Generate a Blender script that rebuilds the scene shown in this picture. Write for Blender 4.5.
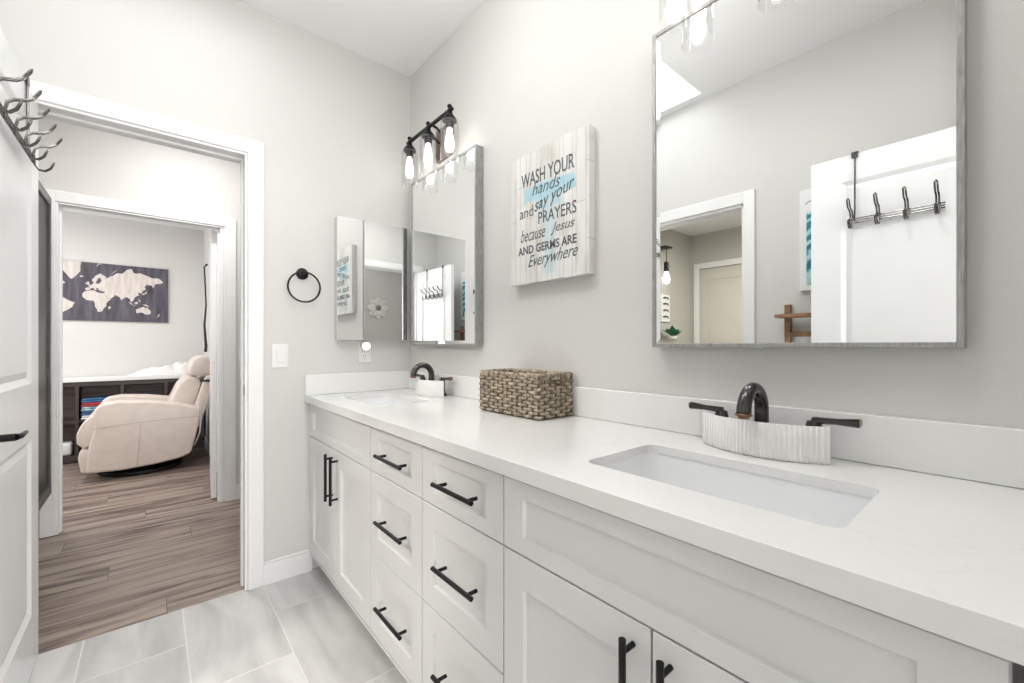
import bpy, bmesh, math, random
from mathutils import Vector, Matrix
random.seed(7)
PI = math.pi
C = bpy.context.scene.collection
for o in list(bpy.data.objects): bpy.data.objects.remove(o)

# ------------------------------------------------------------------ camera
scn = bpy.context.scene
cam_d = bpy.data.cameras.new('camera'); cam = bpy.data.objects.new('camera', cam_d); C.objects.link(cam)
cam_d.sensor_width = 36; cam_d.lens = 425/1024*36; cam_d.shift_y = 4.5/1024; cam_d.clip_start = 0.02
cam.location = (0, 0, 1.153)
cam.rotation_euler = (PI/2, 0, -math.radians(40.3))
scn.camera = cam
scn.view_settings.view_transform = 'Standard'
scn.view_settings.look = 'None'
scn.view_settings.gamma = 1
scn.view_settings.use_curve_mapping = False
scn.view_settings.exposure = 0.39

# ------------------------------------------------------------------ world and large lights
w = bpy.data.worlds.new('world'); scn.world = w; w.use_nodes = True
w.node_tree.nodes['Background'].inputs[0].default_value = (0.9, 0.95, 1, 1)
w.node_tree.nodes['Background'].inputs[1].default_value = 1.0
def area(name, loc, rot, sx, sy, power, col=(1, 1, 1)):
    l = bpy.data.lights.new(name, 'AREA'); l.shape = 'RECTANGLE'; l.size = sx; l.size_y = sy
    l.energy = power; l.color = col
    o = bpy.data.objects.new(name, l); C.objects.link(o); o.location = loc; o.rotation_euler = rot
    return o
area('skylight_daylight', (-0.025, 1.70, 3.05), (0, 0, 0), 0.70, 0.76, 3.2, (1, 1, 1))
area('added_bedroom_fill', (0.45, -3.42, 1.5), (PI/2+0.12, 0, 0), 2.2, 1.6, 140, (1, 0.99, 0.97))  # added fill light from behind the camera, through the back doorway
area('added_office_fill', (-1.93, 5.0, 1.55), (0, -PI/2, 0), 1.3, 1.5, 12, (1, 0.99, 0.98))  # added light from the unseen left side of the office

# ------------------------------------------------------------------ materials
MATS = {}
def mat(name, col=(0.8, 0.8, 0.8), rough=0.5, metal=0.0, var=0.0, scale=8.0, bump=0.0, bscale=60.0,
        stretch=(1, 1, 1), emit=None, estr=0.0, spec=0.5, coat=0.0):
    m = bpy.data.materials.new(name); m.use_nodes = True; nt = m.node_tree; N = nt.nodes; L = nt.links
    b = N['Principled BSDF']
    b.inputs['Base Color'].default_value = (*col, 1); b.inputs['Roughness'].default_value = rough
    b.inputs['Metallic'].default_value = metal; b.inputs['Specular IOR Level'].default_value = spec
    b.inputs['Coat Weight'].default_value = coat
    if emit: b.inputs['Emission Color'].default_value = (*emit, 1); b.inputs['Emission Strength'].default_value = estr
    tc = N.new('ShaderNodeTexCoord'); mp = N.new('ShaderNodeMapping'); L.new(tc.outputs['Object'], mp.inputs[0])
    mp.inputs['Scale'].default_value = stretch
    if var > 0:
        n = N.new('ShaderNodeTexNoise'); n.inputs['Scale'].default_value = scale; n.inputs['Detail'].default_value = 5
        L.new(mp.outputs[0], n.inputs['Vector'])
        r = N.new('ShaderNodeValToRGB'); L.new(n.outputs[0], r.inputs[0])
        r.color_ramp.elements[0].position = 0.3; r.color_ramp.elements[1].position = 0.7
        r.color_ramp.elements[0].color = (*[max(0, c*(1-var)) for c in col], 1)
        r.color_ramp.elements[1].color = (*[min(1, c*(1+var)) for c in col], 1)
        L.new(r.outputs[0], b.inputs['Base Color'])
    if bump > 0:
        n2 = N.new('ShaderNodeTexNoise'); n2.inputs['Scale'].default_value = bscale; L.new(mp.outputs[0], n2.inputs['Vector'])
        bp = N.new('ShaderNodeBump'); bp.inputs['Strength'].default_value = bump; bp.inputs['Distance'].default_value = 0.002
        L.new(n2.outputs[0], bp.inputs['Height']); L.new(bp.outputs[0], b.inputs['Normal'])
    MATS[name] = m; return m

WALL = mat('wall_paint', (0.66, 0.655, 0.635), 0.65, bump=0.15, bscale=220)
WALLH = mat('wall_paint_hall', (0.66, 0.648, 0.63), 0.65, bump=0.15, bscale=220)
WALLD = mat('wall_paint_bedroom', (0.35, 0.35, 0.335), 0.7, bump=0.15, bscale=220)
WALLC = mat('wall_paint_closet_room', (0.52, 0.515, 0.475), 0.7, bump=0.15, bscale=220)
CEIL = mat('ceiling_paint', (0.88, 0.885, 0.89), 0.8, bump=0.1, bscale=180)
TRIM = mat('trim_white', (0.84, 0.84, 0.84), 0.32, var=0.01)
DOORW = mat('door_white', (0.82, 0.825, 0.83), 0.30, var=0.01)
CAB = mat('cabinet_white', (0.77, 0.77, 0.765), 0.30, var=0.01)
GAP = mat('shadow_gap_board', (0.25, 0.25, 0.25), 0.6, var=0.05)
BLACK = mat('black_metal', (0.015, 0.015, 0.016), 0.35, 0.6, var=0.1, scale=40)
BRONZE = mat('oil_rubbed_bronze', (0.085, 0.08, 0.082), 0.22, 0.9, var=0.3, scale=25)
COPPER = mat('copper_edge', (0.22, 0.12, 0.08), 0.3, 0.9, var=0.2, scale=60)
PEWTER = mat('hook_metal', (0.14, 0.135, 0.13), 0.25, 1.0, var=0.2, scale=60)
MIRROR = mat('mirror_glass', (0.93, 0.94, 0.94), 0.0, 1.0)
FRAME = mat('mirror_frame_grey', (0.33, 0.33, 0.325), 0.45, 0.25, var=0.22, scale=60, stretch=(3, 3, 0.5), bump=0.3, bscale=120)
PORC = mat('porcelain', (0.86, 0.865, 0.88), 0.10, coat=0.5)
PLASTIC = mat('white_plastic', (0.82, 0.82, 0.81), 0.35, var=0.01)
RIB = mat('ribbed_white', (0.85, 0.85, 0.84), 0.7, bump=0.3, bscale=300, var=0.02)
CHROME = mat('chrome', (0.7, 0.7, 0.7), 0.12, 1.0)
LEATHER = mat('cream_leather', (0.66, 0.575, 0.52), 0.42, var=0.05, scale=14, bump=0.35, bscale=140)
SEAM = mat('leather_seam', (0.45, 0.36, 0.31), 0.6, var=0.05)
ESP = mat('espresso_wood', (0.045, 0.033, 0.03), 0.4, var=0.35, scale=12, stretch=(0.6, 6, 6))
ESPL = mat('back_panel_wood', (0.14, 0.10, 0.09), 0.5, var=0.4, scale=10, stretch=(0.5, 6, 6))
LINEN = mat('white_linen', (0.82, 0.81, 0.80), 0.85, var=0.04, bump=0.4, bscale=60)
WOODL = mat('ladder_wood', (0.30, 0.165, 0.09), 0.6, var=0.45, scale=14, stretch=(6, 1, 1), bump=0.4, bscale=60)
SLATE = mat('dark_grey_frame', (0.07, 0.07, 0.075), 0.35, 0.3, var=0.3, scale=20)
DGLASS = mat('dark_glass', (0.02, 0.02, 0.022), 0.35, 0.0)
TEXTM = mat('sign_ink', (0.10, 0.115, 0.12), 0.7, var=0.5, scale=70)
CORDM = mat('black_cord', (0.012, 0.012, 0.012), 0.6, var=0.1)
STRAW1 = mat('seagrass', (0.36, 0.30, 0.23), 0.8, var=0.65, scale=60, bump=0.8, bscale=220)
STRAW2 = mat('seagrass_dark', (0.12, 0.085, 0.06), 0.85, var=0.4, scale=30, bump=0.6, bscale=160)
BLUE = mat('blue_fabric', (0.05, 0.14, 0.30), 0.8, var=0.4, scale=30)
REDM = mat('red_fabric', (0.45, 0.05, 0.06), 0.8, var=0.4, scale=30)
TEALF = mat('light_fabric', (0.35, 0.50, 0.58), 0.8, var=0.5, scale=40)
LEAF = mat('plant_leaf', (0.03, 0.17, 0.11), 0.45, var=0.5, scale=30)
PETAL = mat('petal_whitewash', (0.42, 0.415, 0.40), 0.7, var=0.2, scale=20)
PETALC = mat('petal_centre', (0.12, 0.11, 0.10), 0.6, var=0.2, scale=20)
SKYP = mat('skylight_pane', (0.9, 0.9, 0.9), 0.4, emit=(0.95, 0.98, 1.0), estr=0.95)
FILLPANE = mat('added_window_glow', (0.9, 0.9, 0.9), 0.4, emit=(0.95, 0.98, 1.0), estr=1.2)  # glow of the added office and bedroom windows
DIFF = mat('added_lamp_diffuser', (0.9, 0.9, 0.9), 0.5, emit=(1.0, 0.97, 0.92), estr=3.0)  # glow of the added ceiling lights
BULB = mat('bulb_glow', (1, 1, 1), 0.4, emit=(1.0, 0.96, 0.90), estr=6.0)
NIGHT = mat('night_light_glow', (1, 1, 1), 0.4, emit=(1.0, 0.98, 0.95), estr=1.6)
BRASS = mat('brass', (0.45, 0.33, 0.15), 0.35, 1.0, var=0.1)
PLATEM = mat('plate_warm_bronze', (0.22, 0.16, 0.13), 0.3, 0.8, var=0.2, scale=20)

def thin_glass():
    m = bpy.data.materials.new('clear_glass'); m.use_nodes = True; nt = m.node_tree; N = nt.nodes; L = nt.links
    N.remove(N['Principled BSDF']); out = N['Material Output']
    t = N.new('ShaderNodeBsdfTransparent'); g = N.new('ShaderNodeBsdfGlossy'); g.inputs['Roughness'].default_value = 0.03
    t.inputs[0].default_value = (0.985, 0.987, 0.987, 1)
    lw = N.new('ShaderNodeLayerWeight'); lw.inputs[0].default_value = 0.35
    ma = N.new('ShaderNodeMath'); ma.operation = 'MULTIPLY'; ma.inputs[1].default_value = 0.3
    mx = N.new('ShaderNodeMixShader')
    L.new(lw.outputs['Facing'], ma.inputs[0]); L.new(ma.outputs[0], mx.inputs[0])
    L.new(t.outputs[0], mx.inputs[1]); L.new(g.outputs[0], mx.inputs[2]); L.new(mx.outputs[0], out.inputs[0])
    return m
GLASS = thin_glass()

def quartz():
    m = mat('quartz_top', (0.82, 0.82, 0.81), 0.16); nt = m.node_tree; N = nt.nodes; L = nt.links; b = N['Principled BSDF']
    tc = N.new('ShaderNodeTexCoord')
    n = N.new('ShaderNodeTexNoise'); n.inputs['Scale'].default_value = 5; n.inputs['Detail'].default_value = 9; n.inputs['Distortion'].default_value = 1.6
    L.new(tc.outputs['Object'], n.inputs[0])
    r = N.new('ShaderNodeValToRGB'); L.new(n.outputs[0], r.inputs[0]); e = r.color_ramp.elements
    e[0].position = 0.485; e[0].color = (0.82, 0.82, 0.81, 1); e[1].position = 0.515; e[1].color = (0.82, 0.82, 0.81, 1)
    x = e.new(0.5); x.color = (0.765, 0.76, 0.75, 1)
    n2 = N.new('ShaderNodeTexNoise'); n2.inputs['Scale'].default_value = 2.2; n2.inputs['Detail'].default_value = 3; L.new(tc.outputs['Object'], n2.inputs[0])
    r2 = N.new('ShaderNodeValToRGB'); L.new(n2.outputs[0], r2.inputs[0]); r2.color_ramp.elements[0].position = 0.52; r2.color_ramp.elements[1].position = 0.66
    mx = N.new('ShaderNodeMixRGB'); mx.inputs[1].default_value = (0.825, 0.825, 0.815, 1)
    L.new(r2.outputs[0], mx.inputs[0]); L.new(r.outputs[0], mx.inputs[2]); L.new(mx.outputs[0], b.inputs['Base Color'])
    return m
QUARTZ = quartz()

def tile_mat():
    m = mat('floor_tile', (0.6, 0.6, 0.6), 0.22); nt = m.node_tree; N = nt.nodes; L = nt.links; b = N['Principled BSDF']
    tc = N.new('ShaderNodeTexCoord'); mp = N.new('ShaderNodeMapping'); L.new(tc.outputs['Object'], mp.inputs[0])
    mp.inputs['Rotation'].default_value = (0, 0, PI/2)      # brick rows run along Y
    mp.inputs['Location'].default_value = (2.067+0.3175, 0.202, 0)
    br = N.new('ShaderNodeTexBrick'); br.offset = 0.5; br.inputs['Scale'].default_value = 1
    br.inputs['Brick Width'].default_value = 0.635; br.inputs['Row Height'].default_value = 0.305
    br.inputs['Mortar Size'].default_value = 0.0023; br.inputs['Mortar Smooth'].default_value = 0.15
    br.inputs['Color1'].default_value = (0.0, 0.0, 0.0, 1); br.inputs['Color2'].default_value = (1, 1, 1, 1)
    L.new(mp.outputs[0], br.inputs[0])
    # soft stone streaks, shifted per tile
    add = N.new('ShaderNodeVectorMath'); add.operation = 'MULTIPLY_ADD'
    add.inputs[1].default_value = (3.1, 7.3, 1.7)
    L.new(br.outputs['Color'], add.inputs[0]); L.new(tc.outputs['Object'], add.inputs[2])
    mp2 = N.new('ShaderNodeMapping'); mp2.inputs['Scale'].default_value = (3.2, 0.75, 1); mp2.inputs['Rotation'].default_value = (0, 0, 0.22)
    L.new(add.outputs[0], mp2.inputs[0])
    n = N.new('ShaderNodeTexNoise'); n.inputs['Scale'].default_value = 3.0; n.inputs['Detail'].default_value = 7; n.inputs['Distortion'].default_value = 0.6
    L.new(mp2.outputs[0], n.inputs[0])
    r = N.new('ShaderNodeValToRGB'); L.new(n.outputs[0], r.inputs[0])
    r.color_ramp.elements[0].position = 0.3; r.color_ramp.elements[0].color = (0.48, 0.47, 0.465, 1)
    r.color_ramp.elements[1].position = 0.68; r.color_ramp.elements[1].color = (0.67, 0.665, 0.655, 1)
    mx = N.new('ShaderNodeMixRGB'); mx.inputs[2].default_value = (0.72, 0.71, 0.70, 1)
    L.new(br.outputs['Fac'], mx.inputs[0]); L.new(r.outputs[0], mx.inputs[1]); L.new(mx.outputs[0], b.inputs['Base Color'])
    return m
TILE = tile_mat()

def plank_mat():
    m = mat('plank_floor', (0.3, 0.2, 0.15), 0.38); nt = m.node_tree; N = nt.nodes; L = nt.links; b = N['Principled BSDF']
    tc = N.new('ShaderNodeTexCoord')
    br = N.new('ShaderNodeTexBrick'); br.offset = 0.0; br.inputs['Scale'].default_value = 1
    br.inputs['Brick Width'].default_value = 1.5; br.inputs['Row Height'].default_value = 0.18
    br.inputs['Mortar Size'].default_value = 0.0012; br.inputs['Mortar Smooth'].default_value = 0.1; br.inputs['Bias'].default_value = 0
    br.inputs['Color1'].default_value = (0, 0, 0, 1); br.inputs['Color2'].default_value = (1, 1, 1, 1)
    sp = N.new('ShaderNodeSeparateXYZ'); L.new(tc.outputs['Object'], sp.inputs[0])
    def mth(op, a, bb=None):
        q = N.new('ShaderNodeMath'); q.operation = op
        for i, vv in enumerate((a, bb)):
            if vv is None: continue
            if isinstance(vv, (int, float)): q.inputs[i].default_value = vv
            else: L.new(vv, q.inputs[i])
        return q.outputs[0]
    row = mth('FLOOR', mth('DIVIDE', sp.outputs[1], 0.18))
    shift = mth('MULTIPLY', mth('FRACT', mth('MULTIPLY', row, 0.381966)), 1.5)
    cb = N.new('ShaderNodeCombineXYZ'); L.new(mth('ADD', sp.outputs[0], shift), cb.inputs[0]); L.new(sp.outputs[1], cb.inputs[1])
    L.new(cb.outputs[0], br.inputs[0])
    add = N.new('ShaderNodeVectorMath'); add.operation = 'MULTIPLY_ADD'; add.inputs[1].default_value = (5.1, 9.3, 2.7)
    L.new(br.outputs['Color'], add.inputs[0]); L.new(tc.outputs['Object'], add.inputs[2])
    mp = N.new('ShaderNodeMapping'); mp.inputs['Scale'].default_value = (0.55, 7.0, 1); L.new(add.outputs[0], mp.inputs[0])
    n = N.new('ShaderNodeTexNoise'); n.inputs['Scale'].default_value = 2.6; n.inputs['Detail'].default_value = 8; n.inputs['Distortion'].default_value = 0.9
    L.new(mp.outputs[0], n.inputs[0])
    r = N.new('ShaderNodeValToRGB'); L.new(n.outputs[0], r.inputs[0]); e = r.color_ramp.elements
    e[0].position = 0.34; e[0].color = (0.085, 0.062, 0.056, 1); e[1].position = 0.58; e[1].color = (0.36, 0.29, 0.245, 1)
    x = e.new(0.45); x.color = (0.225, 0.172, 0.146, 1)
    mb = N.new('ShaderNodeMixRGB'); mb.blend_type = 'MULTIPLY'; mb.inputs[0].default_value = 1.0
    rr = N.new('ShaderNodeValToRGB'); rr.color_ramp.elements[0].color = (0.86, 0.86, 0.87, 1); rr.color_ramp.elements[1].color = (1.05, 1.04, 1.02, 1)
    L.new(br.outputs['Color'], rr.inputs[0]); L.new(r.outputs[0], mb.inputs[1]); L.new(rr.outputs[0], mb.inputs[2])
    mx = N.new('ShaderNodeMixRGB'); mx.inputs[2].default_value = (0.07, 0.05, 0.045, 1)
    L.new(br.outputs['Fac'], mx.inputs[0]); L.new(mb.outputs[0], mx.inputs[1]); L.new(mx.outputs[0], b.inputs['Base Color'])
    return m
PLANK = plank_mat()

def signboard_mat():
    # pale whitewashed planks with a printed blue cross-shaped wash; coordinates are the board's own (y, z) metres
    m = mat('sign_planks', (0.8, 0.8, 0.77), 0.75); nt = m.node_tree; N = nt.nodes; L = nt.links; b = N['Principled BSDF']
    tc = N.new('ShaderNodeTexCoord'); sp = N.new('ShaderNodeSeparateXYZ'); L.new(tc.outputs['Object'], sp.inputs[0])
    cb = N.new('ShaderNodeCombineXYZ'); L.new(sp.outputs[2], cb.inputs[0]); L.new(sp.outputs[1], cb.inputs[1])
    br = N.new('ShaderNodeTexBrick'); br.inputs['Scale'].default_value = 1; br.inputs['Brick Width'].default_value = 0.27
    br.inputs['Row Height'].default_value = 0.062; br.inputs['Mortar Size'].default_value = 0.0011
    br.inputs['Color1'].default_value = (0.70, 0.695, 0.67, 1); br.inputs['Color2'].default_value = (0.80, 0.80, 0.785, 1)
    br.inputs['Mortar'].default_value = (0.50, 0.49, 0.46, 1)
    L.new(cb.outputs[0], br.inputs[0])
    n = N.new('ShaderNodeTexNoise'); n.inputs['Scale'].default_value = 9; n.inputs['Detail'].default_value = 8
    mp = N.new('ShaderNodeMapping'); mp.inputs['Scale'].default_value = (1, 2.5, 0.7); L.new(tc.outputs['Object'], mp.inputs[0]); L.new(mp.outputs[0], n.inputs[0])
    r = N.new('ShaderNodeValToRGB'); L.new(n.outputs[0], r.inputs[0]); r.color_ramp.elements[0].position = 0.33; r.color_ramp.elements[1].position = 0.5
    r.color_ramp.elements[0].color = (0.84, 0.82, 0.78, 1); r.color_ramp.elements[1].color = (1, 1, 1, 1)
    mu = N.new('ShaderNodeMixRGB'); mu.blend_type = 'MULTIPLY'; mu.inputs[0].default_value = 1
    L.new(br.outputs[0], mu.inputs[1]); L.new(r.outputs[0], mu.inputs[2])
    def mth(op, a, bb=None):
        q = N.new('ShaderNodeMath'); q.operation = op
        for i, vv in enumerate((a, bb)):
            if vv is None: continue
            if isinstance(vv, (int, float)): q.inputs[i].default_value = vv
            else: L.new(vv, q.inputs[i])
        return q.outputs[0]
    nn = N.new('ShaderNodeTexNoise'); nn.inputs['Scale'].default_value = 14; nn.inputs['Detail'].default_value = 3; L.new(tc.outputs['Object'], nn.inputs[0])
    wob = mth('MULTIPLY', mth('SUBTRACT', nn.outputs[0], 0.5), 0.05)
    def boxmask(cy, hy, cz, hz, soft):
        dy = mth('SUBTRACT', mth('ABSOLUTE', mth('SUBTRACT', sp.outputs[1], cy)), hy)
        dz = mth('SUBTRACT', mth('ABSOLUTE', mth('SUBTRACT', sp.outputs[2], cz)), hz)
        d = mth('ADD', mth('MAXIMUM', dy, dz), wob)
        q = N.new('ShaderNodeMapRange'); q.inputs['From Min'].default_value = soft; q.inputs['From Max'].default_value = -soft
        L.new(d, q.inputs['Value']); return q.outputs[0]
    m1 = boxmask(0.0, 0.138, 0.09, 0.030, 0.004)     # horizontal brush stroke
    m2 = boxmask(0.0, 0.070, 0.045, 0.028, 0.012)
    m3 = mth('MULTIPLY', boxmask(-0.005, 0.034, -0.11, 0.125, 0.010), 0.42)
    tot = mth('MAXIMUM', mth('MAXIMUM', m1, mth('MULTIPLY', m2, 0.75)), m3)
    lp = mth('GREATER_THAN', 0.0, sp.outputs[0])
    mx = N.new('ShaderNodeMixRGB'); mx.inputs[2].default_value = (0.40, 0.62, 0.72, 1)
    L.new(mth('MULTIPLY', tot, 0.9), mx.inputs[0]); L.new(mu.outputs[0], mx.inputs[1]); L.new(mx.outputs[0], b.inputs['Base Color'])
    return m
SIGNM = signboard_mat()

def map_mat():
    m = mat('map_canvas', (0.1, 0.1, 0.12), 0.7); nt = m.node_tree; N = nt.nodes; L = nt.links; b = N['Principled BSDF']
    tc = N.new('ShaderNodeTexCoord'); mp = N.new('ShaderNodeMapping'); mp.inputs['Scale'].default_value = (9, 1, 1.2); L.new(tc.outputs['Object'], mp.inputs[0])
    n = N.new('ShaderNodeTexNoise'); n.inputs['Scale'].default_value = 2.5; n.inputs['Detail'].default_value = 6; L.new(mp.outputs[0], n.inputs[0])
    r = N.new('ShaderNodeValToRGB'); L.new(n.outputs[0], r.inputs[0]); e = r.color_ramp.elements
    e[0].position = 0.3; e[0].color = (0.04, 0.04, 0.05, 1); e[1].position = 0.7; e[1].color = (0.12, 0.12, 0.15, 1)
    x = e.new(0.5); x.color = (0.085, 0.072, 0.095, 1)
    L.new(r.outputs[0], b.inputs['Base Color']); return m
MAPM = map_mat()
LAND = mat('map_land', (0.64, 0.58, 0.55), 0.8, var=0.14, scale=6, stretch=(6, 1, 1))
def teal_mat():
    m = mat('teal_swirl_print', (0.1, 0.4, 0.45), 0.6); nt = m.node_tree; N = nt.nodes; L = nt.links; b = N['Principled BSDF']
    tc = N.new('ShaderNodeTexCoord'); wv = N.new('ShaderNodeTexWave'); wv.wave_type = 'RINGS'; wv.inputs['Scale'].default_value = 5
    wv.inputs['Distortion'].default_value = 7; wv.inputs['Detail'].default_value = 2; wv.inputs['Detail Scale'].default_value = 2.2
    L.new(tc.outputs['Object'], wv.inputs[0]); r = N.new('ShaderNodeValToRGB'); L.new(wv.outputs[0], r.inputs[0]); e = r.color_ramp.elements
    e[0].position = 0.25; e[0].color = (0.015, 0.20, 0.30, 1); e[1].position = 0.92; e[1].color = (0.45, 0.72, 0.74, 1)
    x = e.new(0.5); x.color = (0.05, 0.40, 0.45, 1)
    L.new(r.outputs[0], b.inputs['Base Color']); return m
TEALP = teal_mat()
PAPER = mat('white_canvas', (0.82, 0.82, 0.82), 0.7, var=0.01)

# ------------------------------------------------------------------ geometry kit
def tag(o, label=None, cat=None, group=None, kind=None):
    if label: o['label'] = label
    if cat: o['category'] = cat
    if group: o['group'] = group
    if kind: o['kind'] = kind
    return o
def wloc(o):
    v = Vector((0, 0, 0))
    while o is not None:
        v += o.location; o = o.parent
    return v
def thing(name, loc, label, cat, group=None):
    o = bpy.data.objects.new(name, None); o.empty_display_size = 0.05; C.objects.link(o); o.location = loc
    return tag(o, label, cat, group)
class MB:
    def __init__(s): s.bm = bmesh.new()
    def box(s, x0, x1, y0, y1, z0, z1, bev=0.0, seg=1, rot=None):
        t = bmesh.new(); r = bmesh.ops.create_cube(t, size=1)
        c = Vector(((x0+x1)/2, (y0+y1)/2, (z0+z1)/2))
        for v in t.verts: v.co = Vector((v.co.x*abs(x1-x0), v.co.y*abs(y1-y0), v.co.z*abs(z1-z0)))
        if bev > 0: bmesh.ops.bevel(t, geom=t.edges[:], offset=bev, segments=seg, affect='EDGES', profile=0.5)
        if rot is not None:
            for v in t.verts: v.co = rot @ v.co
        for v in t.verts: v.co += c
        s.merge(t); return s
    def merge(s, t, M=None):
        if M is not None: bmesh.ops.transform(t, matrix=M, verts=t.verts[:])
        me = bpy.data.meshes.new('tmp'); t.to_mesh(me); t.free(); s.bm.from_mesh(me); bpy.data.meshes.remove(me)
    def tube(s, pts, r, n=10, cap=True, closed=False):
        pts = [Vector(p) for p in pts]; m = len(pts)
        rs = r if isinstance(r, (list, tuple)) else [r]*m
        rings = []; up = None
        for i, p in enumerate(pts):
            if closed: d = pts[(i+1) % m]-pts[i-1]
            else: d = pts[min(i+1, m-1)]-pts[max(i-1, 0)]
            d.normalize()
            if up is None:
                up = Vector((0, 0, 1)) if abs(d.z) < 0.9 else Vector((1, 0, 0))
            a = (up - d*up.dot(d))
            if a.length < 1e-5: a = Vector((0, 1, 0)) - d*d.y
            a.normalize(); up = a; b = d.cross(a)
            rings.append([s.bm.verts.new(p + (a*math.cos(2*PI*k/n) + b*math.sin(2*PI*k/n))*rs[i]) for k in range(n)])
        for i in range(m if closed else m-1):
            A, B = rings[i], rings[(i+1) % m]
            for k in range(n): s.bm.faces.new((A[k], A[(k+1) % n], B[(k+1) % n], B[k]))
        if cap and not closed:
            s.bm.faces.new(rings[0][::-1]); s.bm.faces.new(rings[-1])
        return s
    def lathe(s, prof, c=(0, 0, 0), n=24, axis='Z', cap=True):
        c = Vector(c); rings = []
        for r, h in prof:
            ring = []
            for k in range(n):
                a = 2*PI*k/n; u, v = r*math.cos(a), r*math.sin(a)
                p = Vector((u, v, h)) if axis == 'Z' else (Vector((h, u, v)) if axis == 'X' else Vector((u, h, v)))
                ring.append(s.bm.verts.new(c+p))
            rings.append(ring)
        for A, B in zip(rings, rings[1:]):
            for k in range(n): s.bm.faces.new((A[k], A[(k+1) % n], B[(k+1) % n], B[k]))
        if cap:
            if prof[0][0] > 1e-5: s.bm.faces.new(rings[0][::-1])
            if prof[-1][0] > 1e-5: s.bm.faces.new(rings[-1])
        return s
    def prism(s, poly, plane, d0, d1, bev=0.0, seg=2):
        # poly in 'XZ' (extruded along Y), 'YZ' (along X) or 'XY' (along Z)
        t = bmesh.new()
        def P(a, b, d): return {'XZ': (a, d, b), 'YZ': (d, a, b), 'XY': (a, b, d)}[plane]
        A = [t.verts.new(P(a, b, d0)) for a, b in poly]; B = [t.verts.new(P(a, b, d1)) for a, b in poly]
        t.faces.new(A); t.faces.new(B[::-1]); m = len(poly)
        for k in range(m): t.faces.new((A[k], B[k], B[(k+1) % m], A[(k+1) % m]))
        bmesh.ops.recalc_face_normals(t, faces=t.faces[:])
        if bev > 0: bmesh.ops.bevel(t, geom=t.edges[:], offset=bev, segments=seg, affect='EDGES', profile=0.5, clamp_overlap=True)
        s.merge(t); return s
    def sphere(s, c, r, sc=(1, 1, 1), n=12):
        t = bmesh.new(); bmesh.ops.create_uvsphere(t, u_segments=n, v_segments=max(6, n//2+2), radius=r)
        for v in t.verts: v.co = Vector((v.co.x*sc[0], v.co.y*sc[1], v.co.z*sc[2])) + Vector(c)
        s.merge(t); return s
    def build(s, name, m, parent=None, smooth=False, origin=None, auto=None):
        bmesh.ops.recalc_face_normals(s.bm, faces=s.bm.faces[:])
        off = wloc(parent) if parent is not None else (Vector(origin) if origin is not None else Vector((0, 0, 0)))
        for v in s.bm.verts: v.co -= off
        me = bpy.data.meshes.new(name); s.bm.to_mesh(me); s.bm.free()
        if smooth:
            for p in me.polygons: p.use_smooth = True
            if auto is not None:
                try: me.set_sharp_from_angle(angle=math.radians(auto))
                except Exception: pass
        me.materials.append(m)
        o = bpy.data.objects.new(name, me); C.objects.link(o)
        if parent is not None: o.parent = parent
        elif origin is not None: o.location = origin
        return o
def struct(name, mb, m, origin=None):
    o = mb.build(name, m, origin=origin); o['kind'] = 'structure'; return o
def copy_tree(o, dl=None, label=None, parent=None):
    c = o.copy(); C.objects.link(c)
    if parent is not None: c.parent = parent
    if dl is not None: c.location = o.location + Vector(dl)
    if label: c['label'] = label
    for ch in list(o.children): copy_tree(ch, parent=c)
    return c
def curve_mesh(name, splines, ext, m, bevel=0.0, z=0.0):
    """2-D outlines with holes (curve fill) extruded to a mesh with vertical walls; returns mesh data"""
    cu = bpy.data.curves.new(name, 'CURVE'); cu.dimensions = '2D'; cu.fill_mode = 'BOTH'; cu.extrude = ext; cu.bevel_depth = bevel; cu.bevel_resolution = 1
    for pts in splines:
        s = cu.splines.new('POLY'); s.points.add(len(pts)-1)
        for i, p in enumerate(pts): s.points[i].co = (p[0], p[1], 0, 1)
        s.use_cyclic_u = True
    t = bpy.data.objects.new('tmp_curve', cu); C.objects.link(t)
    dg = bpy.context.evaluated_depsgraph_get(); me = bpy.data.meshes.new_from_object(t.evaluated_get(dg))
    bpy.data.objects.remove(t); bpy.data.curves.remove(cu)
    return me
def rrect(x0, x1, y0, y1, r, n=5):
    out = []
    for cx, cy, a0 in ((x1-r, y1-r, 0), (x0+r, y1-r, PI/2), (x0+r, y0+r, PI), (x1-r, y0+r, 3*PI/2)):
        for k in range(n+1):
            a = a0 + PI/2*k/n; out.append((cx+r*math.cos(a), cy+r*math.sin(a)))
    return out

# ------------------------------------------------------------------ the setting
XR, YF, XL, YB, ZC = 1.185, 2.345, -0.465, -0.15, 2.768
T = 0.115
struct('floor', MB().box(XL-T, XR+0.1, YB-T, YF+0.012, -0.05, 0), TILE)
struct('floor.001', MB().box(-2.6, 3.0, YF+0.012, 6.4, -0.05, -0.001), PLANK)
struct('floor.002', MB().box(-3.4, XL-T, -0.3, YF+0.012, -0.05, -0.001), PLANK)
struct('floor.003', MB().box(-3.0, 3.0, -3.7, YB-T, -0.05, -0.001), PLANK)
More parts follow.
